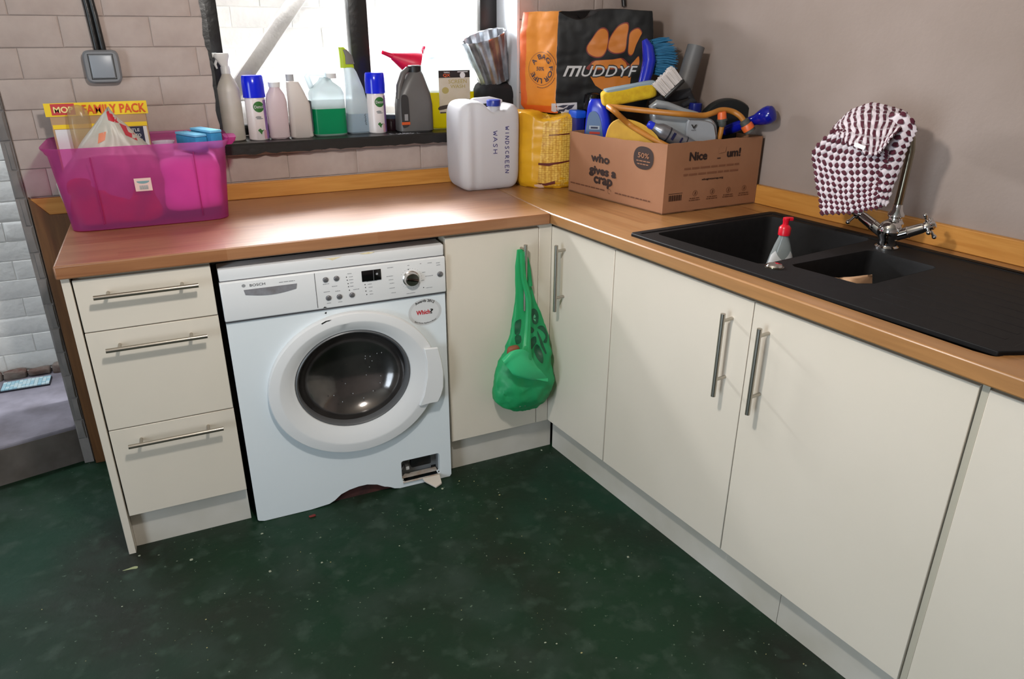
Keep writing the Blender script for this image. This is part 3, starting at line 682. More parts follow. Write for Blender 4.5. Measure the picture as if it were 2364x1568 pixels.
# ---------------------------------------------------------------- sink, tap, towel (right-hand run space)
SINKM = M('black_granite_composite', '100f10', .6, col2='141314', nscale=60, bump=.05, bscale=300, spec=.22)
sk = rthing('sink', 'black composite one and a half bowl sink with ridged drainer let into the oak', 'sink', (.33, -.86, ZT))
outer = [(.039, -.352), (.050, -.344), (.604, -.374), (.616, -.386), (.626, -1.352), (.600, -1.374), (.112, -1.376), (.066, -1.350)]
inner = [(.062, -.366), (.590, -.396), (.600, -1.35), (.118, -1.352), (.088, -1.336)]
b1 = [(.118, -.384), (.545, -.410), (.566, -.425), (.588, -.735), (.572, -.752), (.142, -.752), (.126, -.738), (.104, -.400)]
b2 = [(.193, -.792), (.470, -.812), (.486, -.826), (.486, -.985), (.474, -.998), (.235, -.990), (.200, -.968), (.184, -.806)]
obj('rim', MB().plate(outer, [inner], ZT-.003, .9185), SINKM, sk, 'R', bev=.003)
obj('deck', MB().plate([(a*.999+.0003, b) for a, b in inner], [b1, b2], .9112, .9160), SINKM, sk, 'R', bev=.0012)
def bowl_(pts, dep):
    cx = sum(p[0] for p in pts)/len(pts); cy = sum(p[1] for p in pts)/len(pts); m = MB(); k = len(pts); vs = []
    rows = [(1, .9158), (.985, .905), (.94, .9158-dep+.03), (.90, .9158-dep+.006), (.8, .9158-dep), (.03, .9158-dep-.004)]
    for sc_2, z in rows: vs += [(cx+(p[0]-cx)*sc_2, cy+(p[1]-cy)*sc_2, z) for p in pts]
    fs = [(i*k+j, (i+1)*k+j, (i+1)*k+(j+1) % k, i*k+(j+1) % k) for i in range(len(rows)-1) for j in range(k)]; fs.append(tuple(range((len(rows)-1)*k, len(rows)*k)))
    return m.add(vs, [tuple(reversed(f)) for f in fs]), cx, cy
for pts, dep in ((b1, .19), (b2, .13)):
    m_, cx, cy = bowl_(pts, dep); bo = obj('bowl', m_, SINKM, sk, 'R', smooth=50)
    dr = MB().lathe([(.042, 0), (.042, .003), (.036, .0035), (.034, .001), (0, .001)], 28, c=(cx, cy, .9158-dep-.001)); obj('drain', dr, STEEL, bo, 'R')
rd = MB()
for i in range(9):
    n_ = .150+i*.046; rd.box((n_-.007, -1.325, .9155), (n_+.007, -1.045, .9164), .0006, 1)
obj('drainer_ridges', rd, SINKM, sk, 'R')
o = rthing('waste_knob', 'round chrome pop-up waste knob set in the sink rim between the bowls', 'knob', (.139, -.781, .916))
obj('disc', MB().lathe([(.020, 0), (.021, .003), (.018, .0065), (.004, .0075), (0, .0075)], 28), CHROME, o); obj('collar', MB().lathe([(.0235, -.001), (.0235, .001), (.021, .0015), (.02, -.001)], 28), CHROME2, o)

tp = rthing('mixer_tap', 'chrome swan-neck mixer tap with two cross handles behind the half bowl', 'tap', (.535, -.826, .916))
bx = Vector((.535, -.826, 0))
obj('base', MB().lathe([(.030, .916), (.030, .922), (.024, .926), (.022, .940), (.030, .955), (.031, .968), (.024, .985), (.014, .992)], 32, c=(bx.x, bx.y, 0)), CHROME, tp, 'R')
col_ = MB().lathe([(.022, .975), (.024, .985), (.018, .993), (.018, 1.000), (.021, 1.003), (.021, 1.009), (.014, 1.02), (.0125, 1.035)], 28, c=(bx.x+.014, bx.y, 0)); obj('spout_collar', col_, CHROME, tp, 'R')
sp = [(.549, -.826, 1.03), (.549, -.828, 1.10), (.549, -.829, 1.175), (.547, -.826, 1.203), (.540, -.816, 1.222), (.527, -.798, 1.232), (.512, -.778, 1.232), (.497, -.758, 1.224), (.487, -.744, 1.205), (.483, -.738, 1.185)]
obj('spout', MB().tube(sp, .0105, 16), CHROME2, tp, 'R')
for sgn, e in ((1, (.520, -.742, .993)), (-1, (.560, -.905, .988))):
    p0 = Vector((bx.x, bx.y+.012*sgn, .952)); p1 = Vector(e); dd = (p1-p0)
    arm = obj('valve_arm', MB().tube([p0, p0+dd*.45, p0+dd*.47, p0+dd*.5, p0+dd*.9, p1], [.015, .0145, .0165, .0145, .0135, .011], 20), CHROME, tp, 'R')
    h = MB(); X_ = frameX(p1, p1+dd, (1, 0, 0)); h.lathe([(.011, -.004), (.015, .0), (.015, .008), (.011, .014), (.013, .018), (.008, .024), (0, .025)], 20, X=X_)
    for k in range(4):
        a = k*pi/2+.5; c_, s_ = math.cos(a), math.sin(a)
        h.tube([(c_*.008, s_*.008, .007), (c_*.026, s_*.026, .009), (c_*.032, s_*.032, .010)], [.004, .0036, .0055], 10, X=X_); h.sphere((c_*.034, s_*.034, .010), .0062, 10, 8, X=X_)
    obj('cross_handle', h, CHROME, arm, 'R')

def towel_mat(name, nu, nv, du, dv, wavy=0):
    m = bpy.data.materials.new(name); m.use_nodes = True; nt = m.node_tree; N = nt.nodes; L = nt.links; b = N['Principled BSDF']
    uvn = N.new('ShaderNodeTexCoord'); nz = N.new('ShaderNodeTexNoise'); nz.inputs['Scale'].default_value = 9; L.new(uvn.outputs['UV'], nz.inputs[0])
    ad = N.new('ShaderNodeVectorMath'); ad.operation = 'MULTIPLY_ADD'; L.new(nz.outputs['Color'], ad.inputs[0]); ad.inputs[1].default_value = (wavy, wavy, 0); L.new(uvn.outputs['UV'], ad.inputs[2])
    sp_ = N.new('ShaderNodeSeparateXYZ'); L.new(ad.outputs[0], sp_.inputs[0])
    def wv(o_, k, d):
        a = N.new('ShaderNodeMath'); a.operation = 'MULTIPLY'; a.inputs[1].default_value = k*2*pi; L.new(o_, a.inputs[0])
        s = N.new('ShaderNodeMath'); s.operation = 'SINE'; L.new(a.outputs[0], s.inputs[0])
        t = N.new('ShaderNodeMapRange'); t.inputs[1].default_value = d-.35; t.inputs[2].default_value = d+.35; L.new(s.outputs[0], t.inputs[0]); return t.outputs[0]
    mu = N.new('ShaderNodeMath'); mu.operation = 'MULTIPLY'; L.new(wv(sp_.outputs[0], nu, du), mu.inputs[0]); L.new(wv(sp_.outputs[1], nv, dv), mu.inputs[1])
    x = N.new('ShaderNodeMix'); x.data_type = 'RGBA'; L.new(mu.outputs[0], x.inputs[0]); x.inputs[6].default_value = lin('cfc3c8'); x.inputs[7].default_value = lin('4c1626')
    L.new(x.outputs[2], b.inputs['Base Color']); b.inputs['Roughness'].default_value = .95
    bp = N.new('ShaderNodeBump'); bp.inputs['Strength'].default_value = .8; bp.inputs['Distance'].default_value = .004; L.new(mu.outputs[0], bp.inputs['Height']); L.new(bp.outputs[0], b.inputs['Normal']); return m
TDOT = towel_mat('terry_maroon_dots', 11.5, 12.5, -.32, -.12, .01); TSTR = towel_mat('terry_maroon_stripes', 11, 8, .12, -1.05, .035); TDOT2 = towel_mat('terry_maroon_dots_side', 3, 12, -.1, 0, .02)
def netfn(net):
    # smooth surface through rows of control points
    def cr(p, t):
        k = len(p)-1; f = min(max(t, 0), 1)*k; i = min(int(f), k-1); f -= i
        a, b, c, d_ = [Vector(p[min(max(j, 0), k)]) for j in (i-1, i, i+1, i+2)]
        if i == 0: a = b*2-c
        if i+2 > k: d_ = c*2-b
        return .5*(2*b+(c-a)*f+(2*a-5*b+4*c-d_)*f*f+(3*b-a-3*c+d_)*f**3)
    return lambda u, v: cr([cr(r, u) for r in net], v)
o = obj('cardboard_scrap', MB().grid(netfn([[(0.279,-0.857,0.884), (0.321,-0.882,0.886), (0.363,-0.904,0.892)], [(0.3,-0.845,0.87), (0.282,-0.907,0.884), (0.367,-0.904,0.875)], [(.25, -.90, .80), (.28, -.93, .80), (.32, -.95, .80)]]), 8, 6, .0015), M('cardboard_scrap', 'b08a68', .8), None, 'R'); props(o, 'torn brown cardboard scrap lying in the small half bowl of the sink', 'cardboard')
tw = rthing('tea_towel', 'white and maroon checked tea towel draped over the tap spout', 'towel', (.48, -.72, 1.04))
def fold(net, mat, nu, nv, bumps, th=.005, seed=0, name='towel_fold', lab=None):
    f = netfn(net); m = MB()
    def g(u, v):
        p = f(u, v); q = p*30; q.z += seed
        e = min(u, 1-u, v, 1-v)
        return p+noise.noise_vector(q)*.004+Vector((-.0022*(math.sin(u*bumps[0]*2*pi)*math.sin(v*bumps[1]*2*pi)), 0, 0))+(Vector((0, .0018*math.sin(v*bumps[1]*4*pi), .0018*math.sin(u*bumps[0]*4*pi))) if e < .015 else Vector((0, 0, 0)))
    m.grid(g, nu, nv, th); m.uv = [(i/nu, j/nv) for i in range(nu+1) for j in range(nv+1)]*2
    return obj(name, m, mat, tw, 'R', smooth=60, label=lab)
fold([[(0.455,-0.663,1.215), (0.45,-0.709,1.214), (0.45,-0.766,1.194), (0.46,-0.822,1.181)],
      [(0.475,-0.596,1.15), (0.468,-0.673,1.145), (0.46,-0.755,1.153), (0.47,-0.82,1.158)],
      [(0.48,-0.611,1.09), (0.472,-0.688,1.088), (0.465,-0.763,1.098), (0.475,-0.824,1.11)],
      [(0.48,-0.631,1.032), (0.472,-0.705,1.038), (0.465,-0.772,1.054), (0.475,-0.825,1.073)],
      [(0.48,-0.653,0.981), (0.475,-0.718,0.996), (0.47,-0.783,1.018), (0.475,-0.828,1.037)]], TDOT, 70, 72, (11.5, 12.5), lab='maroon dotted front fold')
fold([[(0.54,-0.613,1.222), (0.54,-0.657,1.266), (0.545,-0.724,1.278), (0.55,-0.801,1.265)],
      [(0.5,-0.629,1.211), (0.495,-0.686,1.246), (0.5,-0.756,1.257), (0.52,-0.815,1.251)],
      [(0.465,-0.658,1.212), (0.445,-0.731,1.214), (0.45,-0.792,1.213), (0.47,-0.831,1.228)],
      [(0.45,-0.676,1.208), (0.425,-0.742,1.187), (0.425,-0.81,1.168), (0.445,-0.834,1.211)]], TSTR, 60, 50, (11, 6), seed=5, lab='maroon striped top fold')
fold([[(0.5,-0.785,1.26), (0.5,-0.828,1.27), (0.51,-0.859,1.235)],
      [(0.48,-0.794,1.195), (0.485,-0.832,1.197), (0.5,-0.85,1.192)],
      [(0.47,-0.807,1.121), (0.475,-0.83,1.122), (0.49,-0.84,1.127)],
      [(0.465,-0.818,1.049), (0.47,-0.831,1.044), (0.475,-0.839,1.043)]], TDOT2, 24, 60, (3, 12), seed=9, lab='shaded side fold')
m_ = MB(); m_.grid(netfn([[(0.418,-0.756,1.197), (0.415,-0.789,1.191)], [(0.418,-0.753,1.187), (0.415,-0.786,1.181)]]), 4, 3, .001); obj('care_label', m_, M('label_white', 'dcdcdc', .7), tw, 'R')

# dish soap in the big bowl
ds_ = rthing('dish_soap_bottle', 'clear dish soap bottle with red cap standing in the large sink bowl', 'bottle', (.35, -.635, .7235), -.556)
CLEARP = M('clear_plastic', 'b9c0c0', .12, clear=.55, tint='c8d0ce')
obj('bottle_body', MB().loft([(0, 0, .0, .032, .020, 3), (0, 0, .006, .038, .025, 3), (0, 0, .08, .039, .025, 2.6), (0, 0, .125, .037, .024, 2.4), (0, 0, .155, .030, .021, 2.4), (0, 0, .185, .021, .017, 2.2), (0, 0, .205, .014, .013, 2), (0, 0, .215, .013, .013, 2)], 28), CLEARP, ds_)
obj('cap', MB().lathe([(.0165, .212), (.0165, .232), (.012, .238), (.008, .241), (.008, .250), (.009, .253), (.009, .260), (.0, .262)], 20), M('red_cap', 'd0142a', .3), ds_)
obj('cap_spout', MB().box((-.004, -.0045, .252), (.019, .0045, .262), .002), M('red_cap_2', 'd0142a', .3), ds_)
lb = MB(); DPR = [(.08, .039, .025), (.125, .037, .024), (.155, .030, .021), (.185, .021, .017)]
for a0, a1, mi in ((3.3, 4.72, 0), (4.80, 6.0, 0)):
    def lf(u, v):
        z = .085+.085*v*(1-.5*abs(u-(.35 if a0 < 4 else .5)))
        for (za, ra, rb_), (zc, rc, rd_) in zip(DPR, DPR[1:]):
            if za <= z <= zc: k_ = (z-za)/(zc-za); rx_, ry_ = ra+(rc-ra)*k_+.0008, rb_+(rd_-rb_)*k_+.0008
        th_ = a0+(a1-a0)*u; c_, s_ = math.cos(th_), math.sin(th_); pw_ = 2/2.4
        return (rx_*math.copysign(abs(c_)**pw_, c_), ry_*math.copysign(abs(s_)**pw_, s_), z)
    lb.grid(lf, 12, 10)
obj('label', lb, M('label_pale', 'c9cacb', .5), ds_)
lb = MB(); text(lb, '!', (-.010, -.0290, .118), .003, .009, bold=.03)
for a, b, c_, d2 in ((-.008, .110, .008, .111), (-.008, .126, .008, .127), (-.008, .110, -.0072, .127), (.0072, .110, .008, .127)): lb.box((a-.010, -.0291, b), (c_-.010, -.0287, d2))
obj('hazard_mark', lb, INK, ds_, kind='stuff')

# ---------------------------------------------------------------- pink crate and its contents
ck = thing('storage_crate', 'translucent pink plastic storage crate on the left end of the worktop', 'crate', (-1.17, .46, ZT))
PINK = M('translucent_pink', 'c85ca6', .3, clear=.64, tint='e882c0', transl=.3)
secs = [(-1.172, .472, z, hx, hy, 7) for z, hx, hy in ((.9105, .205, .117), (.913, .219, .128), (1.02, .228, .136), (1.128, .238, .145), (1.134, .243, .149), (1.142, .246, .151), (1.150, .252, .157), (1.153, .252, .157))]
wl_ = MB().loft(secs, 72, cap=False); wl_.f.append(tuple(range(71, -1, -1))); wl_.mi.append(0)
obj('crate_shell', wl_, PINK, ck, 'W', smooth=50)
for xr in (-1.03, -1.30):
    rb = MB().box((xr-.0015, .325, .93), (xr+.0015, .332, 1.125), .001, 1); rb.v = [(x, y+(1.03-z)*.085+.005, z) for x, y, z in rb.v]; obj('rib', rb, PINK, ck, 'W')
hl = MB().loft([(-.922, .46, 1.128, .012, .045, 5), (-.916, .46, 1.138, .016, .05, 5), (-.914, .46, 1.150, .018, .052, 5)], 24); obj('crate_grip', hl, PINK, ck, 'W')
pc = (-1.177,0.336,1.038)
lb = MB().box((pc[0]-.024, .3335, pc[2]-.019), (pc[0]+.021, .3345, pc[2]+.019)); lb.v = [(x, y+(1.03-z)*.085, z) for x, y, z in lb.v]
so = obj('price_sticker', lb, M('sticker_pinkish', 'd9b8b0', .6), ck, 'W')
lb = MB(); poly(lb, ell(pc[0]-.001, pc[2]+.010, .017, .007), (0, .3319, 0)); 
for i in range(9): lb.box((pc[0]-.012+i*.0026, .3325, pc[2]-.014), (pc[0]-.0108+i*.0026, .3335, pc[2]-.002))
obj('sticker_print', lb, M('sticker_teal', '6f9094', .6), so, 'W')
fb = thing('cardboard_pack', 'yellow and white cardboard family pack standing at the back of the crate', 'box', (-1.27, .56, .915))
CARD = M('card_tan', 'b08e6a', .8); YEL = M('print_yellow', 'ecc81e', .55); WCARD = M('card_white', 'd6d4d6', .6); NAVYI = M('print_navy', '1e2140', .6)
obj('pack_body', MB().box((-1.400, .545, .916), (-1.142, .600, 1.250), .002), CARD, fb, 'W')
def face(name, x0, x1, z0, z1, mat, dy=0):
    return obj(name, MB().box((x0, .5435-dy, z0), (x1, .5455-dy, z1)), mat, fb, 'W')
face('top_band', -1.409, -1.134, 1.218, 1.256, YEL, .001)
face('printed_front', -1.394, -1.146, .92, 1.180, WCARD)
face('lower_band', -1.397, -1.143, 1.182, 1.194, YEL)
face('red_patch', -1.392, -1.330, 1.222, 1.254, M('print_redbrown', 'c0383a', .6), .002)
face('navy_patch', -1.205, -1.156, 1.10, 1.180, NAVYI, .001)
t = MB(); text(t, 'MOP', (-1.360, .5405, 1.237), .05, .017, bold=.04); obj('lettering', t, M('print_cream', 'ecd690', .6), fb, 'W')
t = MB(); text(t, 'FAMILY PACK', (-1.225, .5405, 1.236), .170, .026, bold=.02); obj('lettering', t, M('print_orange', 'd8501a', .6), fb, 'W')
t = MB(); text(t, 'TLE', (-1.178, .5415, 1.170), .022, .009, bold=.02); text(t, 'T TO', (-1.178, .5415, 1.154), .026, .009, bold=.02); text(t, 'MOVE', (-1.178, .5415, 1.138), .030, .009, bold=.02); obj('lettering', t, WCARD, fb, 'W')
cb = thing('clear_bottle', 'small clear rounded plastic bottle standing before the yellow pack', 'bottle', (-1.335, .515, .915))
obj('bottle_body', MB().loft([(-1.322, .515, .915, .030, .022, 3), (-1.322, .515, 1.20, .030, .022, 3), (-1.322, .515, 1.232, .028, .02, 2.4), (-1.322, .515, 1.248, .017, .013, 2), (-1.322, .515, 1.252, .004, .004, 2)], 24), M('clear_plastic_amber', 'd8c8a8', .2, clear=.78, tint='ece2cc'), cb, 'W')
PLB = M('plastic_bag_white', 'bab6aa', .42, col2='a6a196', nscale=14, bump=.5, bscale=18)
pb = thing('plastic_bag', 'crumpled off-white plastic bag with red trim bulging out of the crate', 'bag', (-1.24, .45, .92))
apex = (-1.244,0.43,1.24)
def bagfn(q, p):
    z = q.z; t = max(0, min(1, (z+.02)/.19)); wx = 1-.93*t
    return (q.x*wx+.010*t, q.y*(1-.6*t), z+.006*t)
bgm = MB().puff((-1.248, .435, 1.070), (.158, .075, .172), 3.0, 20, .013, 14, 3, fn=bagfn); bt = bgm.bvh()
bo = obj('bag_body', bgm, PLB, pb, 'W', smooth=35)
def yp3(pts, y): return [Vector((a, y, b)) for a, b in pts]
def poly3(mb, pts, mi=0):
    tri = tessellate_polygon([[Vector(p) for p in pts]]); mb.add(pts, tri, mi=mi); return mb
BAGRED = M('bag_red', 'b3162a', .45)
t = MB(); poly3(t, [(-1.241,0.4,1.245), (-1.22,0.4,1.243), (-1.182,0.4,1.217), (-1.185,0.4,1.186), (-1.173,0.4,1.154), (-1.202,0.4,1.173), (-1.213,0.4,1.206), (-1.239,0.4,1.216)]); obj('red_corner', decal(t, bt, (0, 1, 0), .0012, .012), BAGRED, bo, 'W')
t = MB(); poly3(t, [(-1.372,0.4,1.15), (-1.344,0.4,1.194), (-1.309,0.4,1.222), (-1.241,0.4,1.247), (-1.242,0.4,1.24), (-1.308,0.4,1.213), (-1.338,0.4,1.189), (-1.36,0.4,1.149)]); obj('red_hem', decal(t, bt, (0, 1, 0), .0015, .012), BAGRED, bo, 'W')
t = MB(); poly3(t, [(-1.27,0.4,1.181), (-1.25,0.4,1.186), (-1.257,0.4,1.163), (-1.277,0.4,1.154)]); obj('orange_print', decal(t, bt, (0, 1, 0), .0012, .012), M('bag_orange', 'cc7a58', .5), bo, 'W')
for i, (p, lb) in enumerate((((-1.026, .43, 1.125), 'left one of two small blue sponges lying in the pink crate'), ((-.982, .43, 1.135), 'right one of two small blue sponges lying in the pink crate'))):
    o = thing('blue_sponge', lb, 'sponge', p, .45, 'blue sponges in the crate')
    obj('foam', MB().box((-.019, -.06, -.012), (.019, .06, .034), .004), M('foam_blue', '2f86b4', .9, col2='2a7aa8', nscale=60), o)
    obj('scourer', MB().box((-.019, -.06, .0345), (.019, .06, .042), .002), M('scourer_pale', '6fb4d8', .95), o)
o = obj('clear_cup', MB().loft([(-1.105, .40, 1.08, .02, .02, 2), (-1.105, .40, 1.145, .028, .026, 2), (-1.105, .40, 1.150, .032, .03, 2), (-1.105, .40, 1.15, .026, .024, 2), (-1.105, .40, 1.085, .018, .018, 2)], 20), M('cup_clear', 'c9c4cc', .15, clear=.5)); props(o, 'small clear plastic cup sticking out beside the off-white bag', 'cup')
o = obj('red_cloth', MB().puff((-1.262, .440, .992), (.122, .082, .076), 6, 18, .006, 10, 8), M('cloth_red', 'd01830', .9, col2='8a0c1c', nscale=9)); props(o, 'bundled red cloth seen through the pink wall of the crate', 'cloth')
o = obj('lilac_cloth', MB().puff((-1.045, .462, 1.022), (.086, .104, .085), 6, 14, .006, 12, 4), M('cloth_lilac', 'fbf0ff', .9, col2='ecd8f8', nscale=8)); props(o, 'bundled pale lilac cloth seen through the right part of the crate', 'cloth')

# ---------------------------------------------------------------- bottles on the window sill
SZ = 1.1005
MILK = M('milky_plastic', 'dfe1e4', .35, transl=.5, tint='e6e9ec'); MILKC = M('milky_clear_plastic', 'e2eaee', .3, clear=.35, transl=.55, tint='eaf2f6')
PINKW = M('white_plastic_pinkish', 'e4d4d8', .4, transl=.4); BONE = M('white_plastic_warm', 'e2dbd6', .4, transl=.4)
def bottle(name, label, x, y, rz=0, cat='bottle', group=None): return thing(name, label, cat, (x, y, SZ), rz, group)
b = bottle('spray_bottle', 'white trigger spray bottle at the left end of the window sill', -.878, .71, 0)
obj('bottle_body', MB().lathe([(.030, 0), (.0365, .004), (.037, .160), (.036, .172), (.028, .192), (.016, .214), (.0125, .228)], 36), M('worn_white_plastic', 'e0dad3', .4, col2='c8c2b4', nscale=9, transl=.4), b)
tg = MB(); tg.lathe([(.0155, .220), (.0155, .240), (.012, .246)], 24); tg.loft([(0, 0, .228, .011, .010, 3), (-.002, 0, .245, .012, .010, 3), (-.006, 0, .262, .018, .010, 4), (-.008, 0, .276, .026, .011, 4), (-.006, 0, .285, .022, .010, 4)], 24)
tg.box((-.040, -.006, .272), (-.020, .006, .286), .002); so = obj('trigger_head', tg, WHITEP, b)
obj('trigger', MB().tube([(-.022, 0, .268), (-.030, 0, .250), (-.026, 0, .236)], [.004, .005, .003], 10), WHITEP, so)
GREENL = M('print_green', '2c6a2c', .5); PURP = M('print_purple', '8a6aa8', .5)
def aerosol(label, x, y, rz):
    b = bottle('aerosol_can', label, x, y, rz, 'spray can', 'disinfectant spray cans')
    obj('can', MB().lathe([(.029, 0), (.0315, .003), (.0315, .135), (.029, .148), (.028, .150)], 36, sx=1.08), M('can_white', 'e4dcdc', .3), b)
    obj('cap', MB().lathe([(.0345, .142), (.0345, .185), (.0325, .210), (.030, .2135), (0, .214)], 36, sx=1.08), M('cap_blue', '0a22d8', .2), b)
    ab = MB().lathe([(.0317, .0), (.0317, .137)], 64, sx=1.08, cap=False).bvh(); cyl = lambda mb, r=.0319: decal(mb, ab, (0, 1, 0), r-.0317+.0002, .006)
    cyl0 = lambda mb, r=.0319: setattr(mb, 'v', [((r*math.sin(p[0]/r))*1.08, -r*math.cos(p[0]/r), p[2]) for p in mb.v]) or mb
    t = MB(); poly(t, ell(.004, .112, .0185, .018, 28), (0, 0, 0)); lo = obj('logo_disc', cyl(t), GREENL, b)
    t = MB(); text(t, 'Dettol', (.004, 0, .112), .029, .0095, bold=.02); obj('lettering', cyl(t, .0322), WCARD, lo)
    t = MB(); t.grid(lambda u, v: (.020+.013*u, 0, .004+.13*v), 6, 10); obj('side_print', cyl(t, .0320), PURP, b)
    t = MB(); poly(t, ell(-.001, .078, .010, .004, 14), (0, 0, 0)); poly(t, ell(.003, .073, .012, .002, 14), (0, 0, 0)); obj('grey_print', cyl(t, .0320), GREYI, b)
    t = MB(); poly(t, smoothpts([(-.008, .034), (0, .040), (.006, .034), (.014, .036), (.006, .028), (.003, .020), (-.003, .028)], 3), (0, 0, 0)); obj('leaf_print', cyl(t, .0321), GREENL, b)
    t = MB(); t.grid(lambda u, v: (.012+.010*u, 0, .004+.030*v), 4, 3); obj('pink_print', cyl(t, .0321), M('print_pink', 'c99aa8', .5), b)
aerosol('blue-capped white aerosol can second from the left on the sill', -.797, .705, .1)
aerosol('blue-capped white aerosol can beside the dark grey oil bottle on the sill', -.366, .72, .05)
b = bottle('plastic_bottle', 'short pinkish-white bottle with flat cap right of the left aerosol', -.727, .70)
obj('bottle_body', MB().loft([(0, 0, 0, .026, .020, 3.5), (0, 0, .006, .034, .026, 3.5), (0, 0, .13, .035, .027, 3), (0, 0, .150, .030, .024, 2.6), (0, 0, .170, .018, .018, 2), (0, 0, .176, .017, .017, 2)], 36), PINKW, b)
obj('cap', MB().lathe([(.0195, .174), (.0205, .190), (.018, .192), (0, .1925)], 24), WHITEP, b)
b = bottle('plastic_bottle', 'tall plain white bottle with a sloping right shoulder beside the green can', -.650, .70)
obj('bottle_body', MB().loft([(0, 0, 0, .034, .024, 4), (0, 0, .005, .039, .028, 4), (0, 0, .115, .037, .028, 4), (-.010, 0, .165, .027, .022, 4), (-.015, 0, .190, .021, .018, 3.5), (-.015, 0, .1925, .017, .015, 3)], 36), BONE, b)
obj('cap', MB().lathe([(.014, .19), (.014, .214), (0, .2145)], 24, c=(-.020, .012, 0)), M('cap_grey', 'a9aaae', .4), b)
obj('side_label', MB().box((.0365, -.022, .020), (.0395, .022, .125)), M('label_slate', '3a4048', .5), b)
b = bottle('jerry_can', 'milky jerry can part full of green liquid on the window sill', -.545, .735)
obj('can_body', MB().loft([(0, 0, 0, .055, .045, 5), (0, 0, .006, .060, .050, 5), (0, 0, .145, .060, .050, 5), (0, 0, .165, .052, .044, 4), (.0, 0, .185, .026, .028, 3), (.0, 0, .200, .018, .018, 2)], 40), MILKC, b)
obj('green_liquid', MB().loft([(0, 0, .002, .053, .043, 5), (0, 0, .008, .0605, .0505, 5), (0, 0, .095, .0605, .0505, 5), (0, 0, .096, .050, .045, 5)], 40), M('liquid_green', '17a070', .25, transl=.55, tint='25c890'), b)
obj('can_handle', MB().tube([(.014, 0, .190), (.0, 0, .212), (-.05, 0, .216), (-.062, 0, .205), (-.050, .0, .165)], .010, 14), MILKC, b)
obj('cap', MB().lathe([(.020, .196), (.020, .213), (0, .214)], 24, c=(.022, 0, 0)), WHITEP, b)
b = bottle('spray_bottle', 'clear tapered spray bottle with lime and grey trigger before the window post', -.432, .745)
obj('bottle_body', MB().loft([(0, 0, 0, .040, .026, 4), (0, 0, .006, .046, .030, 4), (0, 0, .09, .042, .028, 3.5), (-.006, 0, .16, .032, .024, 3), (-.016, 0, .215, .022, .02, 2.4), (-.022, 0, .232, .018, .018, 2)], 36), MILKC, b)
obj('clear_liquid', MB().loft([(0, 0, .002, .040, .027, 4), (0, 0, .006, .0465, .0305, 4), (0, 0, .07, .0435, .0285, 4), (0, 0, .071, .04, .02, 4)], 36), M('liquid_pale', 'b4c4d0', .2, transl=.5, tint='c4d4e0'), b)
obj('trigger_head', MB().loft([(-.026, 0, .230, .024, .014, 5), (-.028, 0, .262, .022, .013, 5), (-.034, 0, .285, .017, .012, 4), (-.043, 0, .300, .009, .010, 3)], 28), M('lime_plastic', 'a9c018', .4), b)
obj('trigger_grip', MB().loft([(-.018, -.004, .243, .017, .013, 4), (-.020, -.004, .270, .014, .013, 4), (-.032, -.004, .292, .008, .011, 3)], 24), M('grip_grey', '6e6a68', .5), b)
zz = [(.0245, .030), (.0195, .034), (.0225, .038), (.018, .042), (.0235, .046), (.0185, .046), (.0225, .052), (.018, .056), (.022, .059), (.0185, .064), (.021, .070)]
obj('handwriting', MB().tube([(x, -.0308, z) for x, z in zz], .0007, 6), INK, b)
o = bottle('dark_jar', 'small dark lidded jar half hidden behind the grey oil bottle', -.300, .765, 0, 'jar'); obj('jar_body', MB().lathe([(.028, 0), (.031, .004), (.031, .045)], 28), M('jar_dark', '24141a', .15), o); obj('lid', MB().lathe([(.033, .045), (.033, .058), (.030, .060), (0, .060)], 28), M('lid_slate', '2b3648', .3), o)
b = bottle('oil_bottle', 'dark grey oil bottle with black cap and side grip on the sill', -.228, .70)
OILG = M('plastic_dark_grey', '605e5d', .38, col2='555352', nscale=5)
ob = MB().loft([(.0, 0, 0, .062, .036, 5), (.0, 0, .006, .068, .042, 5), (.0, 0, .10, .067, .041, 5), (.0, 0, .140, .062, .038, 4), (.004, 0, .180, .044, .034, 3.2), (.010, 0, .205, .030, .028, 2.6), (.012, 0, .218, .022, .022, 2)], 44)
obj('bottle_body', ob, OILG, b)
obj('cap', MB().lathe([(.0245, .212), (.0250, .234), (.022, .237), (0, .2375)], 28, c=(.010, 0, 0)), BLACK, b)
obj('grip', MB().tube([(-.018, -.006, .226), (-.038, -.010, .208), (-.056, -.014, .165), (-.062, -.018, .120)], [.009, .011, .012, .010], 14), OILG, b)
gp = MB(); poly(gp, smoothpts([(-.060, .03), (-.060, .12), (-.050, .138), (-.034, .130), (-.031, .10), (-.031, .035), (-.045, .02)], 4), (0, -.0425, 0)); obj('grip_recess', gp, M('recess_dark', '2c2b2c', .5), b)
obj('orange_label', MB().box((-.062, -.0455, .030), (-.030, -.0428, .040)), M('print_orange2', 'c2501e', .5), b); obj('pale_label', MB().box((-.050, -.0450, .045), (-.037, -.0428, .068)), M('label_grey', '8b8a8c', .5), b)
b = bottle('jerry_can', 'large clear jerry can half full of yellow liquid behind the grey oil bottle', -.068, .765, 0)
obj('can_body', MB().loft([(0, 0, 0, .088, .042, 6), (0, 0, .008, .098, .050, 6), (0, 0, .200, .100, .052, 6), (0, 0, .235, .094, .048, 5), (-.01, 0, .262, .066, .04, 3.5)], 48), MILKC, b)
obj('yellow_liquid', MB().loft([(0, 0, .002, .088, .044, 6), (0, 0, .008, .0985, .0505, 6), (0, 0, .136, .100, .0518, 6), (0, 0, .137, .08, .04, 6)], 48), M('liquid_yellow', 'e6d414', .25, transl=.6, tint='f6e61c'), b)
obj('cap', MB().lathe([(.024, .255), (.024, .29), (0, .291)], 24, c=(-.07, 0, 0)), MILKC, b)
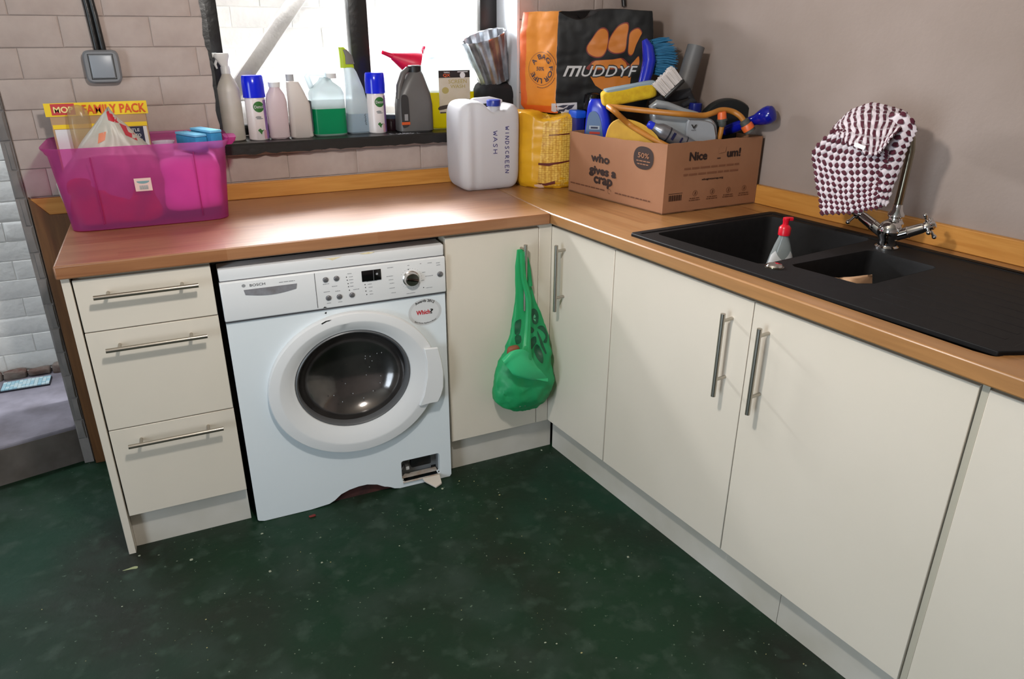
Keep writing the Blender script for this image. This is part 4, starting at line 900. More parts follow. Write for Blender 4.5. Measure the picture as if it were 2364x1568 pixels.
X0, X1, Z0, Z1 = ((-0.12,0.71,1.251)[0]+.068, (0.007,0.71,1.247)[0]+.068, (-0.118,0.71,1.16)[2]-SZ, (-0.114,0.71,1.316)[2]-SZ)
lo = obj('label', MB().box((X0, -.0540, Z0), (X1, -.0522, Z1)), M('label_beige', 'b9ad96', .5, col2='c5bcae', nscale=12), b)
W_ = X1-X0
obj('label_header', MB().box((X0, -.0548, Z1-.026), (X1, -.0538, Z1)), M('label_black', '241c1c', .5), lo)
t = MB(); text(t, 'QX', (X0+W_*.25, -.0552, Z1-.018), .028, .012, bold=.03); obj('lettering', t, M('print_orange3', 'd05a2c', .5), lo)
t = MB(); text(t, 'TRIPLE', (X0+W_*.25, -.0552, Z1-.007), .024, .005, bold=.01); poly(t, ell(X0+W_*.76, Z1-.018, .011, .011), (0, -.0552, 0)); t.box((X0+W_*.6, -.0552, Z1-.007), (X0+W_*.93, -.0549, Z1-.004)); obj('lettering', t, WCARD, lo)
t = MB(); text(t, 'SCREEN', (X0+W_*.6, -.0545, Z1-.040), .075, .014, bold=.01); text(t, 'WASH', (X0+W_*.6, -.0545, Z1-.058), .06, .013, bold=.01); poly(t, ell(X0+W_*.2, Z1-.072, .014, .012), (0, -.0545, 0)); obj('lettering', t, M('print_olive', 'a8985a', .5), lo)
t = MB(); poly(t, smoothpts([(X0, Z0+.026), (X0+W_*.4, Z0+.034), (X1, Z0+.050), (X1, Z0+.036), (X0+W_*.5, Z0+.024), (X0, Z0+.012)], 3), (0, -.0545, 0)); t.box((X0+.002, -.0546, Z0), (X0+W_*.2, -.0543, Z0+.005)); obj('label_picture', t, M('label_dark2', '3a3028', .5), lo)
# funnel lying across the oil bottle
fn_ = thing('funnel', 'red plastic funnel lying on its side on top of the bottles', 'funnel', (-.24, .76, 1.345))
q0, q1 = Vector((-.345, .79, 1.392)), Vector((-.188, .79, 1.362))
a_ = MB(); a_.loft([(-.339, .765, 1.379, .004, .008, 2), (-.31, .765, 1.374, .010, .009, 2)], 12)
fm = MB().tube([(-0.321,0.765,1.378), (-0.277,0.765,1.368), (-0.27,0.765,1.367), (-0.211,0.765,1.339), (-0.189,0.765,1.312)], [.006, .009, .011, .030, .034], 24)
fm = MB(); X_ = frameX((-0.28,0.77,1.368), (-0.189,0.77,1.335), (0, 1, 0))
fm.lathe([(.007, -.040), (.0085, -.002), (.013, .0), (.044, .070), (.054, .096), (.056, .098), (.0525, .096), (.042, .070), (.010, .0), (.006, -.038)], 32, X=X_, cap=False)
obj('cone', fm, M('funnel_red', 'e0124a', .35, transl=.3), fn_, 'W')
obj('hanging_tab', MB().box((-.004, -.010, 0), (.004, .010, .028), .002, X=Matrix.Translation((-0.163,0.77,1.375)) @ Matrix.Rotation(R(20), 4, 'Y')), M('funnel_red2', 'e0124a', .35), fn_, 'W')
# black cloth, bucket
o = obj('black_cloth', MB().puff((.120, .738, 1.182), (.074, .072, .088), 4, 14, .008, 16, 2, fn=lambda q, p: (q.x, q.y, max(q.z, -.0815))), M('cloth_black', '17171a', .9)); props(o, 'folded black cloth bundle on the right end of the sill', 'cloth')
bk = thing('metal_bucket', 'dented galvanised metal bucket tilted on top of the black cloth', 'bucket', (.11, .73, 1.275))
Xb = frameX((.122, .735, 1.272), (.062, .715, 1.455), (0, 1, 0))
prf = [(.058, .0), (.066, .05), (.076, .11), (.085, .165), (.0885, .172), (.0885, .176), (.083, .174), (.074, .11), (.056, .004)]
bm_ = MB().lathe(prf, 56, X=None, cap=False); 
bm_.v = [(x*(1+.045*math.sin(14*math.atan2(y, x)+z*9)), y*(1+.045*math.sin(14*math.atan2(y, x)+z*9)), z) for x, y, z in bm_.v]; bm_.v = [tuple(Xb @ Vector(p)) for p in bm_.v]
obj('bucket_wall', bm_, M('galvanised', 'b8babe', .28, .85, col2='85878b', nscale=22), bk, 'W')
obj('bucket_base', MB().lathe([(.057, .002), (.057, .006)], 32, X=Xb), M('galvanised_base', '77797c', .4, .9), bk, 'W')
# white powder spill on the sill
sp_ = MB(); rg = random.Random(4)
for i in range(60):
    x, y = -.285+rg.gauss(0, .026), .645+rg.gauss(0, .012); 
    if y > .616: sp_.sphere((x, y, 1.1008), (rg.uniform(.001, .003), rg.uniform(.001, .003), .0008), 6, 4)
o = obj('white_powder', sp_, M('powder_white', 'b8bcc8', .9), kind='stuff'); props(o, 'spilt pale powder on the black sill before the jar', 'powder', kind='stuff')

# ---------------------------------------------------------------- windscreen wash jerry can
jc = thing('jerry_can', 'large milky jerry can with blue cap and handwriting standing on the worktop corner', 'jerry can', (-.035, .488, ZT+.001), 0)
def jfn(q, p):
    x, y, z = q
    if z > 0:
        w_ = (z/.1585)**5
        z -= w_*(.040*math.exp(-((x-.012)/.028)**2)+.012*math.exp(-((x-.085)/.05)**2)+.026*math.exp(-((x-.055)/.018)**2))
    if abs(y) > .05: z += 0
    return (x, y-(.004*math.cos(min(1, abs(x+.085)/.02)*pi) if x < -.05 and y < 0 else 0), z)
jb = MB().puff((0, 0, .1585), (.118, .088, .1585), 7, 22, .0012, 9, 1, fn=jfn); jt = jb.bvh()
JM = M('milky_hdpe', 'dcdbde', .38, transl=.4, tint='dcdce0')
bo = obj('can_body', jb, JM, jc, smooth=60)
cpx = .052
obj('neck', MB().lathe([(.022, .262), (.022, .300)], 24, c=(.028, -.040, 0)), JM, jc)
obj('cap', MB().lathe([(.025, .296), (.0255, .314), (.0235, .317), (0, .3172)], 32, c=(.028, -.040, 0)), M('cap_navy', '1c2f8c', .35), jc)
obj('can_handle', MB().tube([(-.05, .03, .285), (-.02, .03, .308), (.04, .03, .311), (.085, .03, .296)], [.018, .012, .012, .016], 14, flat=1), JM, jc)
t = MB()
def strokes(mb, lets, x, z, dz, hgt):
    # pen strokes, words running down the can; each letter given in a 1x1 box
    for i, L_ in enumerate(lets):
        for st_ in L_:
            pts = [(x+hgt*(b-.5), z-dz*i-dz*.72*a) for a, b in st_]
            for (ax, az), (bx_, bz) in zip(pts, pts[1:]):
                d_ = Vector((bx_-ax, bz-az)); 
                if d_.length < 1e-5: continue
                n_ = Vector((-d_.y, d_.x)).normalized()*.0013; mb.add([(ax+n_.x, 0, az+n_.y), (bx_+n_.x, 0, bz+n_.y), (bx_-n_.x, 0, bz-n_.y), (ax-n_.x, 0, az-n_.y)], [(0, 1, 2, 3)])
LT = {'W': [[(0, 1), (.25, 0), (.5, .7), (.75, 0), (1, 1)]], 'I': [[(.5, 0), (.5, 1)]], 'N': [[(0, 0), (.1, 1), (.8, 0), (.95, 1)]], 'D': [[(.1, 0), (.1, 1), (.7, .9), (.9, .5), (.6, .1), (.1, 0)]], 'S': [[(.9, .9), (.4, 1), (.15, .75), (.8, .35), (.6, 0), (.1, .1)]],
      'C': [[(.9, .9), (.3, .9), (.1, .5), (.3, .1), (.9, .1)]], 'R': [[(.1, 0), (.1, 1), (.7, .9), (.7, .6), (.1, .5), (.9, 0)]], 'E': [[(.9, 1), (.1, 1), (.1, 0), (.9, 0)], [(.1, .5), (.7, .5)]], 'A': [[(0, 0), (.5, 1), (1, 0)], [(.2, .4), (.8, .4)]], 'H': [[(.1, 0), (.1, 1)], [(.9, 0), (.9, 1)], [(.1, .5), (.9, .5)]]}
a1 = (0.025,0.4,1.126); a2 = (-0.022,0.4,1.12)
strokes(t, [LT[c_] for c_ in 'WINDSCREEN'], a1[0]+.035, a1[2]-ZT+.012, .0172, .015); strokes(t, [LT[c_] for c_ in 'WASH'], a2[0]+.035, a2[2]-ZT+.004, .0215, .016)
obj('handwriting', decal(t, jt, (0, 1, 0), .0006, .02), M('pen_blue', '34346e', .6), bo)

# ---------------------------------------------------------------- bags in the corner
def cr2(pts, t):
    n = len(pts); f = (t % 1)*n; i = int(f); f -= i; p0, p1, p2, p3 = [Vector(pts[(i+j) % n]) for j in (-1, 0, 1, 2)]
    return p1.lerp(p2, f)*.72+.28*(.5*(2*p1+(p2-p0)*f+(2*p0-5*p1+4*p2-p3)*f*f+(3*p1-p0-3*p2+p3)*f**3))
def bagwall(per, z0, z1, nu, nv, disp, seed, topz, pinch=.35, sc_=9, crease=.0):
    cx = sum(p[0] for p in per)/len(per); cy = sum(p[1] for p in per)/len(per); m = MB(); vs = []
    for j in range(nv+1):
        v = j/nv
        for i in range(nu):
            u = i/nu; p = cr2(per, u); k = 1+.035*math.sin(pi*v)
            if v < .06: k = .93+v*1.2
            zt = z1+topz(u, p.x, p.y); z = z0+(zt-z0)*min(1, v/.94)
            if v > .94: k = 1-(v-.94)/.06*(1-pinch)
            elif v > .75: k -= (v-.75)*.10
            q = Vector((cx+(p.x-cx)*k, cy+(p.y-cy)*k, z)); nz_ = noise.noise_vector(Vector((q.x*sc_+seed, q.y*sc_, q.z*sc_*1.6)))+.5*noise.noise_vector(Vector((q.x*sc_*3, q.y*sc_*3+seed, q.z*sc_*4)))
            if v > .01: q += nz_*disp
            if crease: q += Vector((cx-p.x, cy-p.y, 0)).normalized()*crease*abs(noise.noise(Vector((q.x*5, q.y*5, q.z*40+seed))))
            vs.append(q)
    fs = [(j*nu+i, j*nu+(i+1) % nu, (j+1)*nu+(i+1) % nu, (j+1)*nu+i) for j in range(nv) for i in range(nu)]
    fs += [tuple(range(nu-1, -1, -1)), tuple(range(nv*nu, (nv+1)*nu))]
    return m.add(vs, fs)
cbp = [(.092, .452), (.122, .388), (.215, .338), (.40, .350), (.42, .58), (.13, .60)]
cg = thing('corn_sack', 'yellow corn-printed plastic sack standing in the worktop corner behind the box', 'sack', (.25, .46, ZT))
cm = bagwall(cbp, ZT+.001, 1.172, 96, 40, .004, 3, lambda u, x, y: -.012+.024*math.exp(-((x-.10)/.03)**2)+.02*max(0, (x-.17)/.1 if x < .27 else .4), .5, 10, .005)
CSK = M('sack_yellow', 'd6a01c', .35, col2='c68e16', nscale=5, bump=.2, bscale=22)
def kernels():
    m = bpy.data.materials.new('corn_kernel_print'); m.use_nodes = True; nt = m.node_tree; N = nt.nodes; L = nt.links; b = N['Principled BSDF']
    tc = N.new('ShaderNodeTexCoord'); mp = N.new('ShaderNodeMapping'); mp.inputs['Scale'].default_value = (1, 1, 1.35); L.new(tc.outputs['Object'], mp.inputs[0])
    v = N.new('ShaderNodeTexVoronoi'); v.inputs['Scale'].default_value = 95; v.inputs['Randomness'].default_value = .35; L.new(mp.outputs[0], v.inputs[0])
    r = N.new('ShaderNodeValToRGB'); r.color_ramp.elements[0].color = lin('e2bc58'); r.color_ramp.elements[1].color = lin('b0781c'); r.color_ramp.elements[0].position = .2; r.color_ramp.elements[1].position = .8
    L.new(v.outputs['Distance'], r.inputs[0]); L.new(r.outputs[0], b.inputs['Base Color']); b.inputs['Roughness'].default_value = .4; return m
KER = kernels(); ct = cm.bvh(); cbo = obj('sack_body', cm, CSK, cg, 'W', smooth=60)
def pk(pts): return [Vector(p) for p in pts]
t = MB(); poly3(t, [(0.138,0.311,1.173), (0.232,0.267,1.194), (0.242,0.263,0.902), (0.116,0.321,0.902), (0.124,0.317,1.009), (0.131,0.314,1.086)])
nrm = Vector((.33, .94, 0)); obj('kernel_print', decal(t, ct, nrm, .0008, .014), KER, cbo, 'W')
PMAR = M('print_maroon', '5c1c14', .5)
for pts in ([(0.153,0.304,1.107), (0.224,0.271,1.112), (0.224,0.271,1.107), (0.154,0.304,1.104)], [(0.12,0.319,1.006), (0.153,0.304,1.005), (0.227,0.27,1.014), (0.227,0.27,1.009), (0.173,0.295,1), (0.156,0.303,0.994), (0.12,0.319,0.998)], [(0.112,0.323,0.931), (0.143,0.309,0.929), (0.177,0.293,0.94), (0.179,0.292,0.929), (0.146,0.307,0.92)]):
    t = MB(); poly3(t, pts); obj('shadow_print', decal(t, ct, nrm, .0014, .014), PMAR, cbo, 'W')
t = MB(); poly3(t, [(0.108,0.325,0.924), (0.134,0.313,0.926), (0.143,0.308,0.913), (0.111,0.323,0.91)]); obj('pale_print', decal(t, ct, nrm, .0016, .014), M('print_pale', 'dcb89c', .5), cbo, 'W')

mbp = [(.147, .538), (.1835, .4665), (.22, .395), (.32, .348), (.42, .302), (.52, .255), (.560, .340), (.44, .57), (.28, .612)]
mg = thing('sports_bag', 'tall black and orange printed carrier bag standing on the yellow sack', 'bag', (.32, .42, 1.17))
def mtop(u, x, y):
    s = (x-.22)/.30
    f = .001 if s < 0 else (.001-.024*math.sin(min(1, s/.42)*pi)**1 if s < .42 else .006*math.sin((s-.42)/.58*pi)+.004)
    return f
mm_ = bagwall(mbp, 1.176, 1.519, 144, 44, .0030, 11, mtop, .42, 12, .003)
OR = M('bag_orange_print', 'd08022', .4, col2='bc701a', nscale=7, bump=.3, bscale=18); BKB = M('bag_black_print', '0c0c0d', .5, bump=.25, bscale=22, spec=.3); ORR = M('bag_orange_red', 'c8581c', .42, bump=.3, bscale=18)
nu = 144
for k, f in enumerate(mm_.f):
    if len(f) != 4: mm_.mi[k] = 1
    if len(f) == 4:
        i = f[0] % nu; u = i/nu*9; zc = mm_.v[f[0]][2]
        mm_.mi[k] = 1 if 2.0 <= u < 7.9 else (2 if (u < .35 or u > 8 or zc < 1.195) else 0)
mt = mm_.bvh(); mbo = obj('bag_body', mm_, [OR, BKB, ORR], mg, 'W', smooth=50)
Df = Vector((.4229, .9062, 0)); Dl = Vector((.8907, .4547, 0))
def fdec(name, polys, mat, off=.001, D_=None):
    t = MB()
    for p in polys: poly3(t, p)
    return obj(name, decal(t, mt, D_ or Df, off, .014), mat, mbo, 'W')
def sm3(pts, k=4):
    n = len(pts); P = [Vector(p) for p in pts]; o = []
    for i in range(n):
        p0, p1, p2, p3 = P[i-1], P[i], P[(i+1) % n], P[(i+2) % n]
        o += [.5*(2*p1+(p2-p0)*t_+(2*p0-5*p1+4*p2-p3)*t_*t_+(3*p1-p0-3*p2+p3)*t_**3) for t_ in [j/k for j in range(k)]]
    return o
PAW = M('paw_orange', 'b86a1c', .45)
PAWR = M('paw_outline_red', '6e1c10', .5)
paws = [[(0.3388,0.2733,1.4643), (0.3529,0.2668,1.4533), (0.3555,0.2656,1.4284), (0.3516,0.2674,1.3962), (0.3389,0.2733,1.375), (0.3171,0.2835,1.3721), (0.296,0.2933,1.3834), (0.2898,0.2962,1.403), (0.3038,0.2897,1.4282), (0.3216,0.2814,1.456)],
        [(0.4096,0.2403,1.481), (0.4183,0.2362,1.4701), (0.415,0.2378,1.4341), (0.4129,0.2388,1.4006), (0.404,0.2429,1.3879), (0.3795,0.2543,1.385), (0.3612,0.2629,1.3948), (0.3577,0.2645,1.4117), (0.3658,0.2607,1.4395), (0.3859,0.2514,1.47)],
        [(0.4484,0.2222,1.4646), (0.4615,0.2161,1.4509), (0.457,0.2182,1.437), (0.4463,0.2232,1.4119), (0.4397,0.2263,1.3866), (0.432,0.2298,1.3781), (0.4233,0.2339,1.3866), (0.4228,0.2341,1.4174), (0.4263,0.2325,1.4508)],
        [(0.4571,0.2182,1.3726), (0.4442,0.2242,1.3583), (0.4341,0.2289,1.344), (0.4399,0.2261,1.3383), (0.4589,0.2173,1.3441)]]
paws2 = [[(0.3177,0.2832,1.3579), (0.3478,0.2691,1.3609), (0.3725,0.2576,1.3624), (0.3997,0.2449,1.3667), (0.417,0.2368,1.3526), (0.4236,0.2338,1.3354), (0.3023,0.2904,1.3293), (0.307,0.2882,1.3494)],
         [(0.3033,0.2899,1.3048), (0.4363,0.2278,1.3067), (0.4351,0.2284,1.2806), (0.4082,0.241,1.2645), (0.35,0.2681,1.2555), (0.3213,0.2815,1.2744)]]
fdec('paw_outline', [[p+(p-sum(sm3(q), Vector())/len(sm3(q)))*.09 for p in sm3(q)] for q in paws+paws2[:1]], PAWR, .0008)
fdec('paw_print', [sm3(q) for q in paws], PAW, .0014)
fdec('paw_pad', [paws2[0], paws2[1]], PAW, .0014)
def muddy(mb, c, w_, h_, b_):
    text(mb, 'UDDYF', c+U_*w_*.125, w_*.75, h_, U=U_, bold=b_, shear=.3, space=1.1)
    x0 = -w_*.5; lw = w_*.034; W0 = w_*.20; sh = h_*.42
    P_ = lambda x, y: c+U_*(x0+x+sh*(y/h_))+Vector((0, 0, y-h_/2))
    for q in ([(0, 0), (lw, 0), (lw, h_*.8), (0, h_*.8)], [(W0*.5-lw/2, 0), (W0*.5+lw/2, 0), (W0*.5+lw/2, h_*.8), (W0*.5-lw/2, h_*.8)], [(W0-lw, 0), (W0, 0), (W0, h_*.8), (W0-lw, h_*.8)], [(0, h_*.78), (W0, h_*.78), (W0, h_), (0, h_)]):
        mb.add([P_(*p) for p in q], [(0, 1, 2, 3)])
t = MB(); ca_, cb_ = Vector((0.2141,0.3315,1.3219)), Vector((0.456,0.2186,1.3241)); U_ = (cb_-ca_).normalized(); U_.z = 0
c0 = (ca_+cb_)/2; muddy(t, c0, (cb_-ca_).length, .036, .008); t2 = MB(); muddy(t2, c0, (cb_-ca_).length*1.02, .041, .035)
obj('lettering_shadow', decal(t2, mt, Df, .0018, .014), INK, mbo, 'W'); obj('lettering', decal(t, mt, Df, .0024, .014), M('print_silver', 'b4b2b2', .5), mbo, 'W')
fdec('white_strip', [[(0.1791,0.3479,1.2106), (0.2634,0.3085,1.2154), (0.2645,0.308,1.1825), (0.1799,0.3475,1.1733)]], M('print_white', 'b8b4b8', .5), .0014)
t = MB()
for pq in ([(0.1977,0.3392,1.2003), (0.2172,0.3301,1.2063), (0.2355,0.3215,1.2064), (0.2189,0.3293,1.1959)], [(0.1951,0.3404,1.1883), (0.2176,0.3299,1.1914), (0.2301,0.3241,1.1989), (0.2207,0.3285,1.1824), (0.1981,0.339,1.1838)], [(0.2261,0.3259,1.1914), (0.2356,0.3215,1.2049), (0.2566,0.3117,1.2079), (0.2472,0.3161,1.1945), (0.2347,0.3219,1.1884)]): poly3(t, pq)
obj('strip_print', decal(t, mt, Df, .0022, .014), M('print_navy2', '1e1e34', .5), mbo, 'W')
Ul = Vector((.4547, -.8907, 0)); cl = Vector((0.1456,0.4308,1.3287))
Uz = Vector((0, 0, -1))
t = MB(); text(t, '50%', cl-Ul*.006, .034, .013, U=Ul, bold=.02); text(t, 'A BAG FOR LIFE', cl+Ul*.042, .235, .017, U=Uz, V=Ul, bold=.03, arc=.042)
for k_ in range(13):
    q_ = 1.15-k_*.075; bars(t, cl+Ul*(.066*math.cos(q_))+Vector((0, 0, .066*math.sin(q_))), .0045, .003, U=Ul*math.sin(q_)-Vector((0, 0, math.cos(q_))), V=Ul*math.cos(q_)+Vector((0, 0, math.sin(q_))), seed=k_)
    q_ = -.5-k_*.11; bars(t, cl+Ul*(.066*math.cos(q_))+Vector((0, 0, .066*math.sin(q_))), .006, .003, U=Ul*math.sin(q_)-Vector((0, 0, math.cos(q_))), V=Ul*math.cos(q_)+Vector((0, 0, math.sin(q_))), seed=k_)
# the ring text was laid out around the disc centre
for rr_ in (.056,):
    for i in range(40):
        a = 2*pi*i/40; b_ = 2*pi*(i+1)/40; k0, k1 = rr_, rr_+.0012
        t.add([cl+Ul*(k_*math.cos(q_))+Vector((0, 0, k_*math.sin(q_))) for k_, q_ in ((k0, a), (k1, a), (k1, b_), (k0, b_))], [(0, 1, 2, 3)])
obj('round_print', decal(t, mt, Dl, .0012, .012), M('print_navy3', '2c2438', .5), mbo, 'W')

# ---------------------------------------------------------------- cardboard box and its jumble
A_, B_, C_, D_ = Vector((.227, .296, 0)), Vector((.315, -.169, 0)), Vector((.712, -.153, 0)), Vector((.624, .312, 0))
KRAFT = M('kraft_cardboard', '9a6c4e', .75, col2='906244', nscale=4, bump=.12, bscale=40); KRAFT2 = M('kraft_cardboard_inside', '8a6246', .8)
cx_ = thing('cardboard_box', 'open brown cardboard box full of car-care bits between the sack and the sink', 'box', (B_.x, B_.y, ZT+.001))
zb = ZT+.0012
def panel(P0, P1, za, zb_, dip=0):
    t = (P1-P0).normalized(); n_ = Vector((-t.y, t.x, 0))*.0045; m = MB(); k = 14; L_ = (P1-P0).length; vs = []
    for i in range(k+1):
        u = i/k; p = P0.lerp(P1, u); b_ = n_*(-.8*math.sin(pi*u)*0); z = za+(zb_-za)*u+dip*math.sin(pi*u)+.0012*math.sin(i*2.1)
        for q, zz in ((p, zb), (p, z), (p+n_, z), (p+n_, zb)): vs.append((q.x, q.y, zz))
    fs = [(i*4+j, (i+1)*4+j, (i+1)*4+(j+1) % 4, i*4+(j+1) % 4) for i in range(k) for j in range(4)]+[(3, 2, 1, 0), (k*4, k*4+1, k*4+2, k*4+3)]
    return m.add(vs, [tuple(reversed(f)) for f in fs])
pn1 = obj('box_panel', panel(A_, B_, 1.124, 1.133, -.004), KRAFT, cx_, 'W'); pn2 = obj('box_panel', panel(B_, C_, 1.133, 1.135, .002), KRAFT, cx_, 'W')
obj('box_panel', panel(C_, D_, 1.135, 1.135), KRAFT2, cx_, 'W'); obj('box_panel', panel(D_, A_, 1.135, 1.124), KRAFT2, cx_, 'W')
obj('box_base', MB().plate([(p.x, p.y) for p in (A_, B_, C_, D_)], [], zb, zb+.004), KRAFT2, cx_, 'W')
tL = (B_-A_).normalized(); nL = Vector((tL.y, -tL.x, 0)); tR = (C_-B_).normalized(); nR = Vector((tR.y, -tR.x, 0))
def PLp(p, o=.0012): q = A_+tL*p[0]+nL*o; return Vector((q.x, q.y, p[1]))
def PRp(p, o=.0012): q = B_+tR*p[0]+nR*o; return Vector((q.x, q.y, p[1]))
BRN = M('print_dark_brown', '2a1712', .7); BRN2 = M('print_brown', '5f3822', .7); BRN3 = M('print_faint_brown', '7a4c32', .75)
def lett(name, items, org, U, mat, par):
    t = MB()
    for s_, p, w_, h_, b_, sh in items: text(t, s_, org(p), w_, h_, U=U, bold=b_, shear=sh)
    return obj(name, t, mat, par, 'W')
sL = lambda a, b: ((b[0]-a[0])**2+(b[1]-a[1])**2)**.5
lett('lettering', [('who', (0.1673,1.0494), .092, .027, .06, .0), ('gives a', (0.1819,1.0025), .135, .034, .06, .0), ('crap', (0.1867,0.9687), .092, .032, .06, .0)], PLp, tL, BRN, pn1)
t = MB(); e0 = (0.3741,1.0783); pts = [PLp((e0[0]+a, e0[1]+b)) for a, b in ell(0, 0, .045, .0365, 36, 2.4)]; poly3(t, pts); dk = obj('badge', t, BRN, pn1, 'W')
t = MB(); text(t, '50%', PLp((e0[0], e0[1]+.008), .0018), .050, .016, U=tL, bold=.02); bars(t, PLp((e0[0], e0[1]-.010), .0018), .062, .0045, U=tL, seed=3); bars(t, PLp((e0[0], e0[1]-.020), .0018), .052, .0045, U=tL, seed=4); obj('lettering', t, KRAFT, dk, 'W')
t = MB(); bars(t, PLp((.105, ZT+.034)), .185, .006, U=tL, seed=6); bars(t, PLp((.335, ZT+.034)), .17, .006, U=tL, seed=7); obj('small_print', t, BRN2, pn1, 'W', kind='stuff')
t = MB(); 
for a0 in range(10): t.add([PLp((.222+r_*math.cos(a_), ZT+.034+r_*math.sin(a_))) for r_, a_ in ((.007, a0*.52), (.0085, a0*.52), (.0085, a0*.52+.5), (.007, a0*.52+.5))], [(0, 1, 2, 3)])
obj('ring_icon', t, BRN2, pn1, 'W', kind='stuff')
n0, n1 = (0.123,1.0882), (0.2805,1.0926)
lett('lettering', [('Nice', (0.1264,1.0893), .070, .026, .045, 0), ('um!', ((0.277,1.0914)[0]-.002, (0.2678,1.0906)[1]), .056, .026, .045, 0), ('_', (0.2128,1.0764), .014, .003, .02, 0)], PRp, tR, BRN, pn2)
t = MB(); a = (0.2261,1.0976); poly3(t, [PRp((a[0]-.017, a[1]-.006), .0020), PRp((a[0]+.011, a[1]-.003), .0020), PRp((a[0]+.013, a[1]+.014), .0020), PRp((a[0]-.013, a[1]+.016), .0020)]); obj('tape_patch', t, KRAFT, pn2, 'W')
t = MB(); bars(t, PRp((0.1908,1.0515)), .235, .0085, U=tR, seed=11); bars(t, PRp((0.1899,1.032)), .235, .0085, U=tR, seed=14); obj('small_print', t, BRN3, pn2, 'W', kind='stuff')
lett('small_print', [('whogivesacrap.org', (0.1945,1.0119), .09, .008, .02, 0)], PRp, tR, BRN, pn2)
t = MB(); bb = (0.0467,0.9617)
for i in range(17):
    w_ = (.0012, .0022, .0016)[i % 3]; x = bb[0]-.026+i*.0031; t.add([PRp(q) for q in ((x, bb[1]-.010), (x+w_, bb[1]-.010), (x+w_, bb[1]+.009), (x, bb[1]+.009))], [(0, 1, 2, 3)])
t.add([PRp(q) for q in ((bb[0]-.028, bb[1]+.013), (bb[0]+.028, bb[1]+.013), (bb[0]+.028, bb[1]+.0145), (bb[0]-.028, bb[1]+.0145))], [(0, 1, 2, 3)])
obj('barcode', t, BRN, pn2, 'W', kind='stuff')
t = MB(); tt = MB()
for ic in ((0.1275,0.9697), (0.2006,0.9686), (0.2699,0.9681), (0.339,0.9677)):
    for k in range(12):
        a = 2*pi*k/12; b_ = a+.5; t.add([PRp((ic[0]+r_*math.cos(q_), ic[1]+r_*math.sin(q_))) for r_, q_ in ((.0085, a), (.0097, a), (.0097, b_), (.0085, b_))], [(0, 1, 2, 3)])
    poly3(t, [PRp((ic[0]-.003, ic[1]-.005)), PRp((ic[0]+.002, ic[1]-.005)), PRp((ic[0]+.004, ic[1]+.004)), PRp((ic[0], ic[1]+.006))])
    bars(tt, PRp((ic[0], ic[1]-.016)), .042, .004, U=tR, seed=int(ic[0]*1000)); bars(tt, PRp((ic[0], ic[1]-.0225)), .046, .004, U=tR, seed=int(ic[0]*999))
obj('icons', t, BRN2, pn2, 'W', kind='stuff'); obj('small_print', tt, BRN2, pn2, 'W', kind='stuff')

def T(*a, **k): return thing(*a, **k)
def item(name, label, cat, p): return thing(name, label, cat, tuple(p))
SD = (.42, .907, 0)
# dark rag filling the box below the jumble
o = obj('dark_rag', MB().puff((.465, .075, 1.03), (.155, .165, .085), 5, 16, .010, 10, 3), M('rag_black', '131417', .95)); props(o, 'crumpled dark rag filling the cardboard box under the car-care bits', 'rag')
# blue slim container, far left
p = (0.273,0.331,1.122); b = item('slim_container', 'slim blue container with lighter lid at the left edge of the box', 'bottle', (p[0], p[1], 1.05))
obj('container_body', MB().box((-.017, -.028, 0), (.018, .028, .120), .006), NAVY, b); obj('lid', MB().box((-.021, -.030, .115), (.022, .030, .142), .006), M('lid_bright_blue', '1450c0', .35), b)
# blue oil bottle with grey label
p = (0.323,0.264,1.127); b = thing('oil_bottle', 'royal blue oil bottle with grey oval label in the box front left', 'bottle', (p[0], p[1], 1.028), -.75)
obj('bottle_body', MB().loft([(0, 0, 0, .048, .028, 4), (0, 0, .07, .048, .028, 4), (.0, 0, .135, .044, .027, 4), (-.004, 0, .175, .036, .025, 3.4), (-.008, 0, .198, .028, .022, 3), (-.010, 0, .206, .020, .018, 2.6)], 36), BLUE, b)
t = MB(); poly(t, smoothpts([(-.036, .06), (-.036, .12), (-.028, .158), (-.008, .166), (.008, .150), (.020, .11), (.022, .06)], 4), (0, -.0295, 0)); la = obj('label', t, M('label_steel_blue', '44608a', .4), b)
t = MB(); t.box((-.026, -.0304, .104), (.012, -.0299, .117)); obj('grey_bar', t, M('print_lightgrey', 'a4acb8', .5), la)
t = MB(); bars(t, (-.007, -.0308, .110), .026, .009, seed=2); obj('lettering', t, NAVYI, la)
t = MB(); t.box((-.024, -.0306, .088), (.014, -.0300, .096)); obj('red_bar', t, M('print_red2', 'b83018', .5), la)
# black capped bottle behind
p = (0.328,0.322,1.233); b = item('spray_can', 'bottle with a glossy black cap behind the royal blue oil bottle', 'bottle', (p[0], p[1], 1.08))
obj('cap', MB().lathe([(.030, .085), (.032, .14), (.028, p[2]-1.08+.012), (.02, p[2]-1.08+.018), (0, p[2]-1.08+.019)], 28), M('cap_black_gloss', '0c0c0d', .12), b); obj('can', MB().lathe([(.030, 0), (.030, .09)], 28), M('can_charcoal', '26282c', .3), b)
